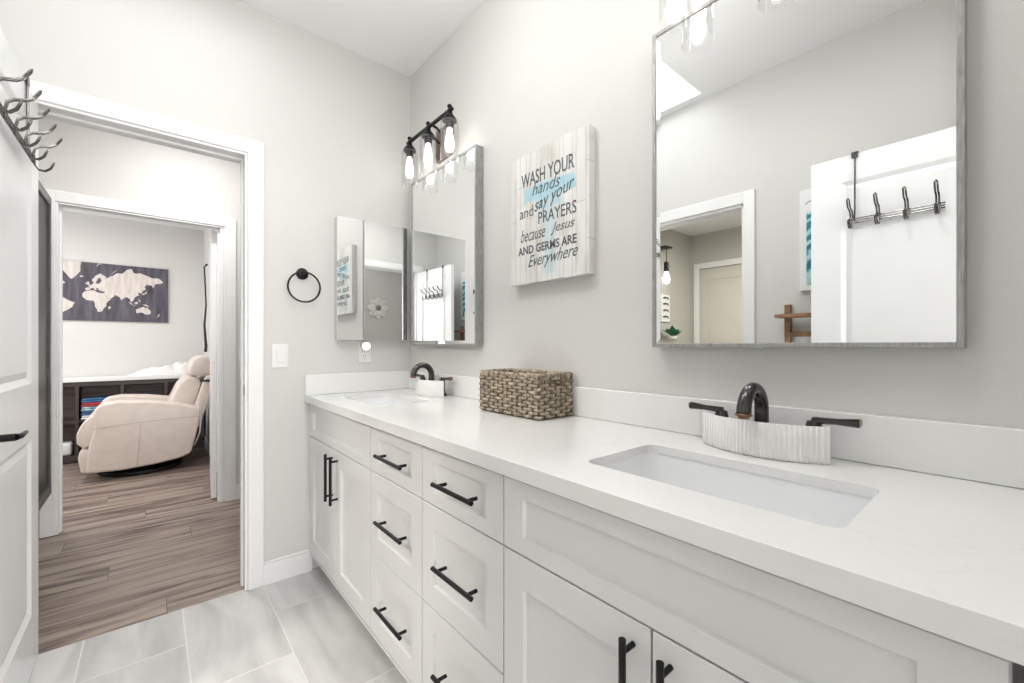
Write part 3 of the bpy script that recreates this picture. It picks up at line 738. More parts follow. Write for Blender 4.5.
# ------------------------------------------------------------------ seagrass basket
def basket():
    # corners of plan: front-near, front-far ... slightly turned box
    x0, x1, y0, y1, z0, z1 = 0.990, 1.153, 1.030, 1.356, 0.902, 1.056
    root = thing('basket', ((x0+x1)/2, (y0+y1)/2, z0), 'rectangular woven seagrass basket with end handles on the worktop between the sinks', 'basket')
    per = []; rows = 12; step = 0.0068
    def edge(ax, ay, bx, by):
        d = math.hypot(bx-ax, by-ay); n = int(round(d/step)); 
        for k in range(n): per.append((ax+(bx-ax)*k/n, ay+(by-ay)*k/n))
    edge(x0, y0, x0, y1); edge(x0, y1, x1, y1); edge(x1, y1, x1, y0); edge(x1, y0, x0, y0)
    N_ = len(per); cx, cy = (x0+x1)/2, (y0+y1)/2
    hz = (z1-z0-0.012)/rows
    def outn(p):
        dx = min(abs(p[0]-x0), abs(p[0]-x1)); dy = min(abs(p[1]-y0), abs(p[1]-y1))
        if dx < dy: return (-1 if p[0] < cx else 1, 0)
        return (0, -1 if p[1] < cy else 1)
    b = MB()
    wv = round(N_/4/2)*2
    for r_ in range(rows):
        z = z0+0.008+hz*(r_+0.1); pts = []; rad = []
        for k, p in enumerate(per):
            nx, ny = outn(p); a = math.cos(2*PI*k*wv/2/N_ + (PI if r_ % 2 else 0))
            jx = random.uniform(-0.0006, 0.0006)
            pts.append((p[0]+nx*(a*0.0036+jx), p[1]+ny*(a*0.0036+jx), z+random.uniform(-0.0012, 0.0012)))
            rad.append(0.0058+random.uniform(-0.0006, 0.0007)+0.0006*a)
        # leave the handle holes in the short ends out of the upper rows
        if r_ in (rows-2, rows-3):
            seg = []
            for k in range(N_+1):
                p = per[k % N_]
                hole = (abs(p[0]-cx) < 0.036) and (p[1] < y0+0.004 or p[1] > y1-0.004)
                if hole:
                    if len(seg) > 2: b.tube([pts[q % N_] for q in seg], [rad[q % N_] for q in seg], 7)
                    seg = []
                else: seg.append(k)
            if len(seg) > 2: b.tube([pts[q % N_] for q in seg], [rad[q % N_] for q in seg], 7)
        else: b.tube(pts, rad, 7, closed=True)
    b.build('woven_wall', STRAW1, root, True)
    # inner stakes and liner behind the weave
    b = MB(); th = 0.003
    for i in range(0, N_, 4):
        p = per[i]; b.tube([(p[0], p[1], z0+0.004), (p[0], p[1], z1-0.006)], 0.0042, 6)
    b.box(x0, x1, y0, y1, z0+0.001, z0+0.007, 0.002)
    b.box(x0+0.003, x0+0.006, y0, y1, z0, z1-0.012).box(x1-0.006, x1-0.003, y0, y1, z0, z1-0.012)
    b.box(x0, x1, y0+0.003, y0+0.006, z0, z1-0.045).box(x0, x1, y1-0.006, y1-0.003, z0, z1-0.045)
    b.build('stakes', STRAW2, root, True)
    b = MB()
    for ph in (0, 2*PI/3, 4*PI/3):
        pts = []
        for k, p in enumerate(per):
            nx, ny = outn(p); a = 2*PI*k/9.0+ph
            pts.append((p[0]+nx*0.0045*math.cos(a), p[1]+ny*0.0045*math.cos(a), z1-0.004+0.0045*math.sin(a)))
        b.tube(pts, 0.0046, 7, closed=True)
    b.build('braided_rim', STRAW1, root, True)
    return root
basket()

# ------------------------------------------------------------------ wall mirrors
def wall_mirror(y0, y1, z0, z1, label):
    r = thing('wall_mirror', (XR, (y0+y1)/2, z0), label, 'mirror')
    xf = 1.140; fw = 0.0115; g = 1.1430
    b = MB()
    b.box(xf, XR-0.0005, y0, y0+fw, z0, z1, 0.0012).box(xf, XR-0.0005, y1-fw, y1, z0, z1, 0.0012)
    b.box(xf, XR-0.0005, y0+fw, y1-fw, z0, z0+fw, 0.0012).box(xf, XR-0.0005, y0+fw, y1-fw, z1-fw, z1, 0.0012)
    b.build('frame', FRAME, r)
    b = MB(); ya, yb, za, zb = y0+fw, y1-fw, z0+fw, z1-fw; bv = 0.014; d = 0.0005
    A = [b.bm.verts.new(p) for p in ((g+d, ya, za), (g+d, yb, za), (g+d, yb, zb), (g+d, ya, zb))]
    B_ = [b.bm.verts.new(p) for p in ((g, ya+bv, za+bv), (g, yb-bv, za+bv), (g, yb-bv, zb-bv), (g, ya+bv, zb-bv))]
    for k in range(4): b.bm.faces.new((A[k], A[(k+1) % 4], B_[(k+1) % 4], B_[k]))
    b.bm.faces.new(B_)
    K = [b.bm.verts.new((XR-0.004, p.co.y, p.co.z)) for p in A]
    for k in range(4): b.bm.faces.new((A[k], K[k], K[(k+1) % 4], A[(k+1) % 4]))
    b.bm.faces.new(K[::-1])
    b.build('glass', MIRROR, r)
    return r
wall_mirror(0.057, 0.698, 1.149, 2.080, 'large wide mirror in a thin grey frame above the near sink')
wall_mirror(1.602, 2.243, 1.154, 2.085, 'tall grey-framed mirror above the far sink, narrow in view beside the corner')
# medicine cabinet on the far wall
mc = thing('medicine_cabinet', (0.95, YF, 1.185), 'frameless mirrored medicine cabinet on the far wall beside the corner', 'medicine cabinet')
MB().box(0.744, 1.136, YF-0.048, YF-0.0005, 1.188, 1.835, 0.001).build('body', CHROME, mc)
b = MB(); y_ = YF-0.055; x0, x1, z0, z1 = 0.741, 1.138, 1.185, 1.838
b.box(x0, x1, y_, YF-0.0485, z0, z1, 0.001)
b.build('mirror_door', MIRROR, mc)

# ------------------------------------------------------------------ vanity lights
def sconce(yc, label):
    zb = 2.272; X = 1.08; r = thing('vanity_light', (XR, yc, zb), label, 'wall light', 'three-shade vanity lights above the mirrors')
    MB().box(XR-0.018, XR-0.0005, yc-0.075, yc+0.075, zb-0.135, zb+0.035, 0.004, 2).build('wall_plate', PLATEM, r)
    for s in (-1, 1): MB().tube([(XR-0.018, yc+s*0.035, zb-0.045), (X+0.03, yc+s*0.035, zb-0.008), (X, yc+s*0.035, zb)], 0.0065, 10).build('arm', BLACK, r, True, auto=40)
    MB().tube([(X, yc-0.228, zb), (X, yc+0.228, zb)], 0.0095, 14).build('bar', BLACK, r, True, auto=40)
    for k in (-1, 0, 1):
        y = yc + k*0.205
        b = MB().lathe([(0.001, 0.030), (0.010, 0.026), (0.012, 0.018), (0.007, 0.010), (0.012, 0.0), (0.014, -0.012), (0.018, -0.022), (0.026, -0.032), (0.033, -0.042), (0.034, -0.052), (0.020, -0.054), (0.019, -0.085), (0.001, -0.086)], (X, y, zb), 24)
        s_ = b.build('lamp_holder', BLACK, r, True, auto=40)
        MB().lathe([(0.0345, -0.047), (0.040, -0.052), (0.0435, -0.062), (0.043, -0.235), (0.0445, -0.242), (0.0415, -0.242), (0.0412, -0.063), (0.034, -0.051)], (X, y, zb), 32, cap=False).build('glass_shade', GLASS, r, True, auto=60)
        MB().lathe([(0.011, -0.084), (0.012, -0.095), (0.014, -0.110), (0.019, -0.140), (0.0215, -0.162), (0.0195, -0.180), (0.011, -0.195), (0.001, -0.199)], (X, y, zb), 20).build('bulb', BULB, r, True)
    return r
sc = sconce(1.937, 'black bar light with three clear glass shades above the far mirror')
copy_tree(sc, (0, -1.552, 0), 'clear glass shades with glowing bulbs above the large near mirror, mostly cut off')

# ------------------------------------------------------------------ printed plank sign
SG = (1.150, 1.1445, 1.662)
sign = thing('wall_sign', SG, 'whitewashed plank sign with blue cross wash and black hand-washing verse between the mirrors', 'sign')
y0, y1, z0, z1 = 0.945, 1.362, 1.402, 1.925
b = MB(); n = 7; wd = (y1-y0)/n
for k in range(n):
    a = y0+k*wd; jag = [0.004, 0.0, 0.006, 0.001, 0.005, 0.0, 0.003][k]
    b.box(1.150, 1.162, a+0.0004, a+wd-0.0004, z0+jag*0.4, z1-jag, 0.0012)
b.box(1.162, XR-0.0008, y0+0.002, y1-0.002, z0+0.003, z1-0.007)
b.build('board', SIGNM, sign)
def text(body, ya, yb, za, zb, shear=0.0, bold=0.0, tilt=0.0):
    """lettering on the board face: left end ya (larger Y) to right end yb, between za and zb"""
    cu = bpy.data.curves.new('lettering', 'FONT'); cu.body = body; cu.extrude = 0.0003; cu.shear = shear; cu.offset = bold; cu.resolution_u = 3
    t = bpy.data.objects.new('tmp_text', cu); C.objects.link(t); dg = bpy.context.evaluated_depsgraph_get()
    me = bpy.data.meshes.new_from_object(t.evaluated_get(dg)); bpy.data.objects.remove(t)
    xs = [v.co.x for v in me.vertices]; ys = [v.co.y for v in me.vertices]
    sx = (ya-yb)/(max(xs)-min(xs)); sy = (zb-za)/(max(ys)-min(ys)); mx_, my_ = min(xs), min(ys)
    for v in me.vertices:
        fx = (v.co.x-mx_)*sx
        v.co = Vector((1.1497-0.0002-v.co.z, ya-fx, za+(v.co.y-my_)*sy + fx*tilt)) - Vector(SG)
    me.name = 'lettering'; me.materials.clear(); me.materials.append(TEXTM)
    o = bpy.data.objects.new('lettering', me); C.objects.link(o); o.parent = sign; return o
text('WASH YOUR', 1.296, 1.012, 1.790, 1.846, 0, 0.012)
text('hands', 1.232, 1.080, 1.746, 1.792, 0.35, -0.002)
text('and', 1.305, 1.226, 1.668, 1.712, 0, 0.0)
text('say your', 1.219, 1.012, 1.664, 1.712, 0.25, 0.004, 0.20)
text('PRAYERS', 1.197, 1.002, 1.628, 1.674, 0, 0.006)
text('because', 1.300, 1.158, 1.572, 1.622, 0.4, -0.004)
text('Jesus', 1.130, 1.010, 1.570, 1.616, 0.4, -0.002)
text('AND GERMS ARE', 1.315, 1.001, 1.520, 1.554, 0, 0.022)
text('Everywhere', 1.255, 0.995, 1.452, 1.512, 0.45, 0.0, 0.03)

# ------------------------------------------------------------------ towel ring, switch, outlet
tr = thing('towel_ring', (0.585, YF, 1.52), 'black round towel ring on the wall left of the medicine cabinet', 'towel ring')
b = MB().lathe([(0.029, 0), (0.029, -0.007), (0.022, -0.012), (0.012, -0.014), (0.011, -0.040), (0.001, -0.044)], (0.585, YF-0.0005, 1.520), 28, 'Y')
b.build('mount', BLACK, tr, True, auto=40)
b = MB(); c_ = (0.586, YF-0.040, 1.450); R_ = 0.075
b.tube([(c_[0]+R_*math.sin(a*2*PI/40), c_[1], c_[2]+R_*math.cos(a*2*PI/40)) for a in range(40)], 0.0045, 10, closed=True)
b.build('ring', BLACK, tr, True)
sw = thing('light_switch', (0.484, YF, 1.104), 'white rocker light switch plate on the wall right of the doorway', 'light switch')
MB().box(0.448, 0.520, YF-0.006, YF-0.0003, 1.046, 1.163, 0.0025, 2).build('plate', PLASTIC, sw)
MB().box(0.467, 0.501, YF-0.0095, YF-0.006, 1.071, 1.138, 0.002, 2).build('rocker', PLASTIC, sw)
ot = thing('outlet', (0.906, YF, 1.12), 'white wall outlet above the side upstand, under the medicine cabinet', 'outlet')
MB().box(0.870, 0.942, YF-0.006, YF-0.0003, 1.060, 1.180, 0.0025, 2).build('plate', PLASTIC, ot)
b = MB().box(0.889, 0.923, YF-0.0085, YF-0.006, 1.075, 1.118, 0.003, 2).box(0.889, 0.923, YF-0.0085, YF-0.006, 1.126, 1.167, 0.003, 2)
b.build('socket', PLASTIC, ot)
MB().box(0.898, 0.900, YF-0.0090, YF-0.0085, 1.094, 1.106).box(0.911, 0.913, YF-0.0090, YF-0.0085, 1.094, 1.106).lathe([(0.003, 0), (0.003, -0.0006)], (0.906, YF-0.0085, 1.085), 10, 'Y').build('slots', BLACK, ot)
nl = thing('night_light', (0.905, YF-0.009, 1.15), 'round white plug-in night light glowing in the upper outlet socket', 'night light')
MB().lathe([(0.022, 0), (0.026, -0.006), (0.026, -0.020), (0.024, -0.024)], (0.905, YF-0.0090, 1.152), 24, 'Y').build('housing', PLASTIC, nl, True, auto=40)
MB().lathe([(0.021, 0), (0.019, -0.007), (0.010, -0.011), (0.001, -0.012)], (0.905, YF-0.0331, 1.152), 24, 'Y').build('lens', NIGHT, nl, True)
hs = thing('light_switch', (0.60, HY, 1.10), 'small white switch plate in the hall between the two door casings', 'light switch')
MB().box(0.505, 0.575, HY-0.006, HY-0.0003, 1.030, 1.150, 0.002).build('plate', PLASTIC, hs)
MB().box(0.523, 0.557, HY-0.020, HY-0.006, 1.055, 1.125, 0.002).build('rocker', PLASTIC, hs)

# ------------------------------------------------------------------ hall: dark framed cabinet mirror
ar = thing('mirror_cabinet', (-0.60, 3.2, 0.3), 'tall dark grey framed mirror cabinet hung on the hall wall behind the open door', 'cabinet')
xa, xb, ya, yb, za, zb = -0.5995, -0.455, 3.02, 3.56, 0.31, 2.00
b = MB().box(xa, xb, ya, ya+0.02, za, zb).box(xa, xb, yb-0.02, yb, za, zb).box(xa, xb, ya+0.02, yb-0.02, za, za+0.02).box(xa, xb, ya+0.02, yb-0.02, zb-0.02, zb).box(xa, xa+0.01, ya+0.02, yb-0.02, za+0.02, zb-0.02)
b.build('body', SLATE, ar)
b = MB().box(xb, xb+0.018, ya, ya+0.05, za, zb, 0.002).box(xb, xb+0.018, yb-0.05, yb, za, zb, 0.002).box(xb, xb+0.018, ya+0.05, yb-0.05, za, za+0.05, 0.002).box(xb, xb+0.018, ya+0.05, yb-0.05, zb-0.05, zb, 0.002)
dd = b.build('door', SLATE, ar)
MB().box(xb+0.002, xb+0.008, ya+0.05, yb-0.05, za+0.05, zb-0.05).build('glass', DGLASS, dd)
MB().box(-0.598, -0.585, 3.50, 3.515, 0.14, 0.31).build('support_bracket', BRASS, ar)

# ------------------------------------------------------------------ office: map, bench, recliner
mp_ = thing('world_map', (-0.475, 6.235, 1.72), 'dark grey canvas world map with pale continents on the office wall', 'wall map')
mx0, mx1, mz0, mz1 = -1.12, 0.143, 1.418, 2.025
MB().box(mx0, mx1, 6.228, 6.2495, mz0, mz1, 0.002).build('canvas', MAPM, mp_)
CONT = [
 [(-168, 66), (-155, 71), (-125, 70), (-95, 72), (-82, 68), (-94, 60), (-80, 52), (-78, 62), (-65, 58), (-56, 52), (-66, 44), (-75, 36), (-81, 26), (-90, 30), (-97, 26), (-95, 18), (-88, 21), (-83, 10), (-78, 8), (-95, 15), (-106, 22), (-117, 33), (-124, 42), (-125, 50), (-135, 58), (-152, 60), (-164, 55)],
 [(-55, 83), (-20, 82), (-22, 72), (-42, 60), (-52, 66), (-70, 78)],
 [(-78, 8), (-60, 10), (-50, 0), (-35, -7), (-40, -22), (-52, -33), (-65, -42), (-70, -53), (-74, -48), (-70, -20), (-80, -5)],
 [(-10, 36), (-9, 43), (-1, 44), (-4, 48), (3, 51), (8, 54), (10, 58), (20, 54), (28, 60), (22, 66), (14, 56), (6, 58), (5, 62), (14, 68), (26, 71), (40, 67), (34, 64), (44, 66), (55, 69), (68, 73), (80, 73), (103, 78), (113, 74), (140, 73), (160, 70), (180, 69), (188, 66), (178, 62), (164, 60), (160, 52), (156, 58), (142, 59), (136, 54), (140, 48), (131, 43), (127, 35), (122, 39), (119, 36), (122, 30), (110, 20), (106, 10), (103, 2), (99, 9), (98, 16), (91, 22), (80, 14), (77, 8), (72, 20), (66, 25), (57, 26), (60, 22), (52, 14), (44, 12), (38, 22), (34, 30), (36, 36), (27, 37), (23, 37), (20, 42), (13, 45), (17, 40), (12, 38), (8, 44), (-1, 38)],
 [(-16, 28), (-6, 35), (10, 37), (20, 31), (33, 31), (43, 12), (51, 11), (40, -4), (40, -15), (34, -22), (30, -32), (19, -35), (12, -17), (9, 2), (-8, 4), (-17, 14)],
 [(114, -22), (122, -18), (131, -12), (137, -12), (136, -16), (141, -17), (143, -11), (153, -26), (150, -37), (140, -38), (130, -32), (116, -35)],
 [(44, -17), (50, -15), (47, -25), (44, -24)], [(-6, 50), (0, 51), (-2, 57), (-6, 58)], [(-10, 52), (-6, 52), (-7, 55), (-10, 55)], [(-24, 64), (-14, 65), (-18, 67), (-23, 66)],
 [(131, 31), (136, 34), (141, 36), (143, 44), (140, 41), (137, 37), (130, 34)], [(96, 5), (106, -6), (102, -5), (95, 3)], [(109, 1), (117, 7), (118, 0), (114, -4)],
 [(131, -1), (141, -3), (150, -10), (138, -8)], [(120, 18), (126, 8), (122, 8)], [(173, -35), (178, -38), (168, -46), (173, -41)], [(52, 71), (68, 77), (58, 74)], [(14, 77), (30, 80), (20, 80)], [(106, -7), (114, -8), (108, -8.5)]]
def merc(lat): return math.log(math.tan(PI/4+math.radians(lat)/2))
b = MB(); zlo, zhi = merc(-53), merc(80)
for poly in CONT:
    pts = []
    for i, (lo, la) in enumerate(poly):
        l2, a2 = poly[(i+1) % len(poly)]; pts.append((lo, la))
        if math.hypot(l2-lo, a2-la) > 7: pts.append(((lo+l2)/2+random.uniform(-1.8, 1.8), (la+a2)/2+random.uniform(-1.5, 1.5)))
    Q = []
    for lo, la in pts:
        X = mx0+0.03+(1-(1-(lo+172)/366)*0.955)*(mx1-mx0-0.05); Z = mz0+0.02+(merc(min(la, 80.5))-zlo)/(zhi-zlo)*(mz1-mz0-0.02)
        Q.append((X, min(Z, mz1-0.001)))
    b.prism(Q, 'XZ', 6.2265, 6.2278)
lo_ = b.build('continents', LAND, mp_)
# long low cubby bench with white top
bn = thing('cubby_bench', (-0.7, 6.0, 0), 'long low dark wood cubby shelf with a white top behind the recliner', 'shelf unit')
bx0, bx1, by0, by1 = -1.9, 0.455, 5.95, 6.232
MB().box(bx0, bx1, by0-0.02, by1, 0.797, 0.833, 0.004).build('top', LINEN, bn)
b = MB().box(bx0, bx1, by0, by1, 0.02, 0.075).box(bx0, bx1, by0, by1, 0.755, 0.796)
for x in (bx0, -1.30, -0.93, -0.575, -0.245, 0.105, 0.405): b.box(x, x+0.028, by0, by1, 0.075, 0.755)
for xa_, xb_ in ((-1.27, -0.93), (-0.90, -0.575), (-0.547, -0.245), (-0.217, 0.105), (0.133, 0.405)): b.box(xa_, xb_, by0+0.01, by1, 0.396, 0.420)
b.box(bx0, bx1, by0+0.02, by0+0.05, 0, 0.02)
b.build('carcass', ESP, bn)
MB().box(bx0+0.03, bx1-0.02, by1-0.010, by1-0.002, 0.076, 0.754).build('back_panel', ESPL, bn)
# rumpled white bedding on the right end of the bench
def cloth_heap(name, cx, cy, z0, lx, ly, h, m, label, cat, seed=1, group=None):
    rr = random.Random(seed); b = MB(); nx, ny = 34, 14; ph = [rr.uniform(0, 6.28) for _ in range(8)]
    g = []
    for i in range(nx+1):
        row = []
        for j in range(ny+1):
            u, v = i/nx, j/ny; e = max(0, min(1, 4*u*(1-u)*1.3))*max(0, min(1, 4*v*(1-v)*1.6))
            zz = h*(0.30+0.95*u)*(e**0.45)*(0.82+0.12*math.sin(13*u+5*v+ph[0])+0.10*math.sin(23*u-9*v+ph[1])+0.05*math.sin(37*u+21*v+ph[2]))
            row.append(b.bm.verts.new((cx+(u-0.5)*lx, cy+(v-0.5)*ly, z0+0.002+zz)))
        g.append(row)
    for i in range(nx):
        for j in range(ny): b.bm.faces.new((g[i][j], g[i+1][j], g[i+1][j+1], g[i][j+1]))
    edge = [g[i][0] for i in range(nx+1)]+[g[nx][j] for j in range(1, ny+1)]+[g[i][ny] for i in range(nx-1, -1, -1)]+[g[0][j] for j in range(ny-1, 0, -1)]
    b.bm.faces.new([b.bm.verts.new((v.co.x, v.co.y, z0+0.001)) for v in edge][::-1])
    o = b.build(name, m, origin=(cx, cy, z0), smooth=True, auto=70); return tag(o, label, cat, group)
cloth_heap('bedding', 0.10, 6.08, 0.833, 0.60, 0.24, 0.140, LINEN, 'rumpled white bedding on the bench top beside the recliner headrest', 'bedding', 3)
# folded clothes in the cubby: stacked individually
cy_ = 6.05
for i, (m, lab, hx) in enumerate(((LINEN, 'white folded cloth at the bottom of the pile in the cubby', 0.22), (BLUE, 'dark blue folded cloth, lowest of the coloured ones in the cubby', 0.23), (TEALF, 'light blue patterned folded cloth in the middle of the cubby pile', 0.22), (REDM, 'red folded cloth in the cubby pile left of the recliner', 0.21), (BLUE, 'dark blue folded cloth on top of the cubby pile', 0.20))):
    z0 = 0.421+i*0.042
    b = MB().box(-0.535, -0.535+hx, cy_-0.09, cy_+0.10, z0, z0+0.019, 0.008, 2).box(-0.53, -0.535+hx-0.012, cy_-0.088, cy_+0.10, z0+0.0195, z0+0.040, 0.009, 2)
    tag(b.build('folded_cloth', m, origin=(-0.42, cy_, z0), smooth=True, auto=60), lab, 'folded cloth', None)
b = MB().box(-0.72, -0.60, 5.99, 6.18, 0.0765, 0.20, 0.02, 3); tag(b.build('storage_bin', PLASTIC, origin=(-0.66, 6.08, 0.076), smooth=True, auto=50), 'small white bin in the lower cubby at the left', 'bin')

# recliner, facing the left of the view
rc = thing('recliner', (0.0, 5.45, 0), 'cream leather swivel recliner in profile with tall cushioned back', 'recliner')
def soft_prism(poly, y0, y1, bev, name, m=LEATHER, seg=4, parent=rc, sub=1):
    b = MB().prism(poly, 'XZ', y0, y1, bev, seg); o = b.build(name, m, parent, True, auto=75); return o
side = [(-0.405, 0.085), (-0.385, 0.30), (-0.352, 0.46), (-0.362, 0.555), (-0.345, 0.625), (-0.300, 0.665), (-0.20, 0.680), (0.0, 0.665), (0.20, 0.630), (0.345, 0.580), (0.380, 0.540), (0.345, 0.33), (0.302, 0.150), (0.22, 0.115), (0.05, 0.090), (-0.18, 0.075)]
for s, (a, c_) in enumerate(((5.08, 5.235), (5.665, 5.82))):
    o = soft_prism(side, a, c_, 0.028, 'arm')
    if s == 0:
        MB().tube([(-0.356, a-0.0005, 0.452), (-0.15, a-0.0008, 0.475), (0.10, a-0.0008, 0.487), (0.352, a-0.0005, 0.490)], 0.0022, 6).build('seam', SEAM, o, True)
        MB().tube([(-0.052, a-0.0006, 0.478), (-0.062, a-0.0006, 0.30), (-0.078, a-0.0006, 0.10)], 0.0020, 6).build('seam', SEAM, o, True)
soft_prism([(-0.40, 0.30), (-0.42, 0.43), (-0.36, 0.50), (0.10, 0.46), (0.22, 0.42), (0.20, 0.28), (-0.30, 0.24)], 5.237, 5.663, 0.035, 'seat')
soft_prism([(-0.430, 0.100), (-0.447, 0.220), (-0.433, 0.285), (-0.380, 0.290), (-0.370, 0.100), (-0.395, 0.085)], 5.10, 5.80, 0.016, 'footrest')
soft_prism([(-0.410, 0.292), (-0.453, 0.340), (-0.455, 0.420), (-0.425, 0.500), (-0.380, 0.555), (-0.335, 0.570), (-0.323, 0.545), (-0.340, 0.450), (-0.365, 0.330)], 5.10, 5.80, 0.020, 'front_pad')
soft_prism([(0.112, 0.440), (0.142, 0.620), (0.212, 0.790), (0.277, 0.865), (0.362, 0.855), (0.397, 0.800), (0.372, 0.680), (0.322, 0.530), (0.262, 0.420)], 5.24, 5.66, 0.045, 'back_cushion')
soft_prism([(0.290, 0.868), (0.290, 0.940), (0.322, 1.020), (0.382, 1.065), (0.452, 1.055), (0.484, 0.990), (0.482, 0.900), (0.442, 0.845), (0.372, 0.856)], 5.23, 5.67, 0.035, 'headrest')
soft_prism([(0.235, 0.380), (0.345, 0.600), (0.410, 0.830), (0.445, 0.870), (0.477, 0.860), (0.477, 0.800), (0.445, 0.600), (0.375, 0.360)], 5.22, 5.68, 0.022, 'back_shell')
b = MB().lathe([(0.001, 0), (0.30, 0), (0.31, 0.015), (0.30, 0.035), (0.27, 0.035)], (-0.05, 5.45, 0.0), 40).lathe([(0.10, 0.03), (0.10, 0.10)], (-0.05, 5.45, 0.0), 20)
b.box(-0.30, 0.24, 5.20, 5.70, 0.10, 0.14)
b.build('swivel_base', BLACK, rc, True, auto=40)
MB().tube([(0.36, 5.20, 0.58), (0.385, 5.19, 0.45), (0.375, 5.19, 0.32), (0.335, 5.20, 0.20)], 0.006, 8).build('power_cord', LINEN, rc, True)
MB().box(0.40, 0.455, 5.205, 5.22, 0.805, 0.825, 0.003).lathe([(0.012, 0), (0.012, -0.02)], (0.45, 5.205, 0.815), 12, 'Y').build('hinge_bracket', BLACK, rc)
rc.location = (-0.02, 5.35, 0)
b = MB().tube([(0.468, 5.72, 2.05), (0.440, 5.72, 2.02), (0.455, 5.71, 1.60), (0.440, 5.71, 1.38), (0.455, 5.72, 1.15), (0.450, 5.71, 1.09)], [0.012, 0.007, 0.008, 0.010, 0.014, 0.014], 8)
tag(b.build('hanging_cord', CORDM, origin=(0.42, 5.72, 1.0), smooth=True), 'black cord hanging on the office wall above the recliner headrest', 'cord')

# ------------------------------------------------------------------ things seen in the mirrors
ld = thing('ladder_rack', (XL+0.03, 0.62, 0), 'brown wooden ladder rack against the left wall, top seen low in the large mirror', 'ladder rack')
for y in (0.82, 0.47):
    MB().box(XL+0.002, XL+0.030, y-0.015, y+0.015, 0, 1.385, 0.002).build('post', WOODL, ld)
for z, dz, w_ in ((1.318, 0.018, 0.10), (1.215, 0.034, 0.022), (0.85, 0.034, 0.022), (0.45, 0.034, 0.022)):
    x1_ = XL+0.031+w_
    y_ext = 0.033 if w_ > 0.05 else -0.016
    MB().box(XL+0.031, x1_, 0.47-y_ext, 0.82+y_ext, z-dz/2, z+dz/2, 0.002).build('shelf_board' if w_ > 0.05 else 'rung', WOODL, ld)
art = thing('canvas_art', (XL, 0.6, 1.45), 'white canvas with teal swirl print partly hidden by the door in the mirror', 'wall art')
MB().box(XL+0.0005, XL+0.030, 0.462, 0.762, 1.455, 2.005, 0.002).build('canvas', PAPER, art)
b = MB(); cx_, cz_ = 0.610, 1.70
pts = [(cx_+0.185*math.cos(a)*(1 if True else 1), cz_+0.225*math.sin(a)) for a in [2*PI*k/40 for k in range(40)]]
pts = [(max(min(p[0], 0.728), 0.495), max(min(p[1], 1.885), 1.475)) for p in [(cx_+0.21*math.copysign(abs(math.cos(2*PI*k/48))**0.6, math.cos(2*PI*k/48)), cz_-0.015+0.205*math.copysign(abs(math.sin(2*PI*k/48))**0.6, math.sin(2*PI*k/48))) for k in range(48)]]
b.prism(pts, 'YZ', XL+0.0302, XL+0.0312); b.build('print', TEALP, art)
b = MB().tube([(XL+0.031, 0.735, 1.925), (XL+0.031, 0.71, 1.940), (XL+0.031, 0.64, 1.945)], 0.002, 6); b.build('print_caption_stroke', TEALP, art)
# room beyond: pendant, sign, plant
pn = thing('pendant_lamp', (-1.845, 2.36, 2.2), 'bare bulb pendant on a dark cord, seen small through the doorway in the large mirror', 'pendant lamp')
MB().box(-1.92, -1.79, 2.33, 2.459, 2.185, 2.200, 0.003).build('bracket', BLACK, pn)
MB().tube([(-1.845, 2.36, 2.19), (-1.845, 2.36, 2.03)], 0.004, 8).build('cord', BLACK, pn)
MB().lathe([(0.012, 0.10), (0.024, 0.09), (0.026, 0.0), (0.018, -0.005)], (-1.845, 2.36, 1.94), 16).build('socket', BLACK, pn, True, auto=40)
MB().lathe([(0.014, 0), (0.018, -0.02), (0.034, -0.07), (0.036, -0.095), (0.025, -0.125), (0.001, -0.135)], (-1.845, 2.36, 1.94), 18).build('bulb', BULB, pn, True)
sp_ = thing('wall_plaque', (-1.98, 2.455, 1.56), 'small white plaque with dark pattern below the pendant bulb in the mirror', 'plaque')
MB().box(-2.06, -1.89, 2.440, 2.4595, 1.415, 1.71, 0.003).build('board', PAPER, sp_)
b = MB()
for k, z in enumerate((1.665, 1.60, 1.53, 1.46)):
    b.prism([(-2.04, z-0.012), (-1.99, z+0.006), (-1.93, z-0.004), (-1.91, z+0.012), (-1.95, z+0.022), (-2.02, z+0.020)], 'XZ', 2.4385, 2.4397)
b.build('pattern', SLATE, sp_)
pl = thing('potted_plant', (-1.97, 2.36, 1.17), 'green leafy plant in a small pot on the wall shelf under the plaque', 'potted plant')
MB().lathe([(0.035, 0), (0.05, 0.09), (0.046, 0.09), (0.03, 0.02)], (-1.97, 2.36, 1.171), 18).build('pot', PAPER, pl, True, auto=40)
b = MB()
for k in range(16):
    a = 2*PI*k/16*1.618; t_ = 0.5+0.5*random.random(); L_ = 0.12+0.05*random.random()
    d = Vector((math.cos(a)*t_, math.sin(a)*t_*0.6, 0.9-0.4*t_)); d.normalize(); s_ = d.cross(Vector((0, 0, 1))); s_.normalize(); o_ = Vector((-1.95, 2.34, 1.245))
    A = [o_, o_+d*L_*0.5+s_*0.036+Vector((0, 0, 0.006)), o_+d*L_+Vector((0, 0, -0.012)), o_+d*L_*0.5-s_*0.036+Vector((0, 0, 0.006))]
    lo4 = [b.bm.verts.new(p) for p in A]; hi4 = [b.bm.verts.new(p+Vector((0, 0, 0.0016))) for p in A]
    b.bm.faces.new(lo4[::-1]); b.bm.faces.new(hi4)
    for q in range(4): b.bm.faces.new((lo4[q], lo4[(q+1) % 4], hi4[(q+1) % 4], hi4[q]))
b.build('foliage', LEAF, pl)
ws = MB().box(-2.10, -1.84, 2.29, 2.459, 1.15, 1.17, 0.003); tag(ws.build('wall_shelf', ESP, origin=(-1.97, 2.38, 1.16)), 'small dark shelf holding the potted plant in the closet room', 'shelf')
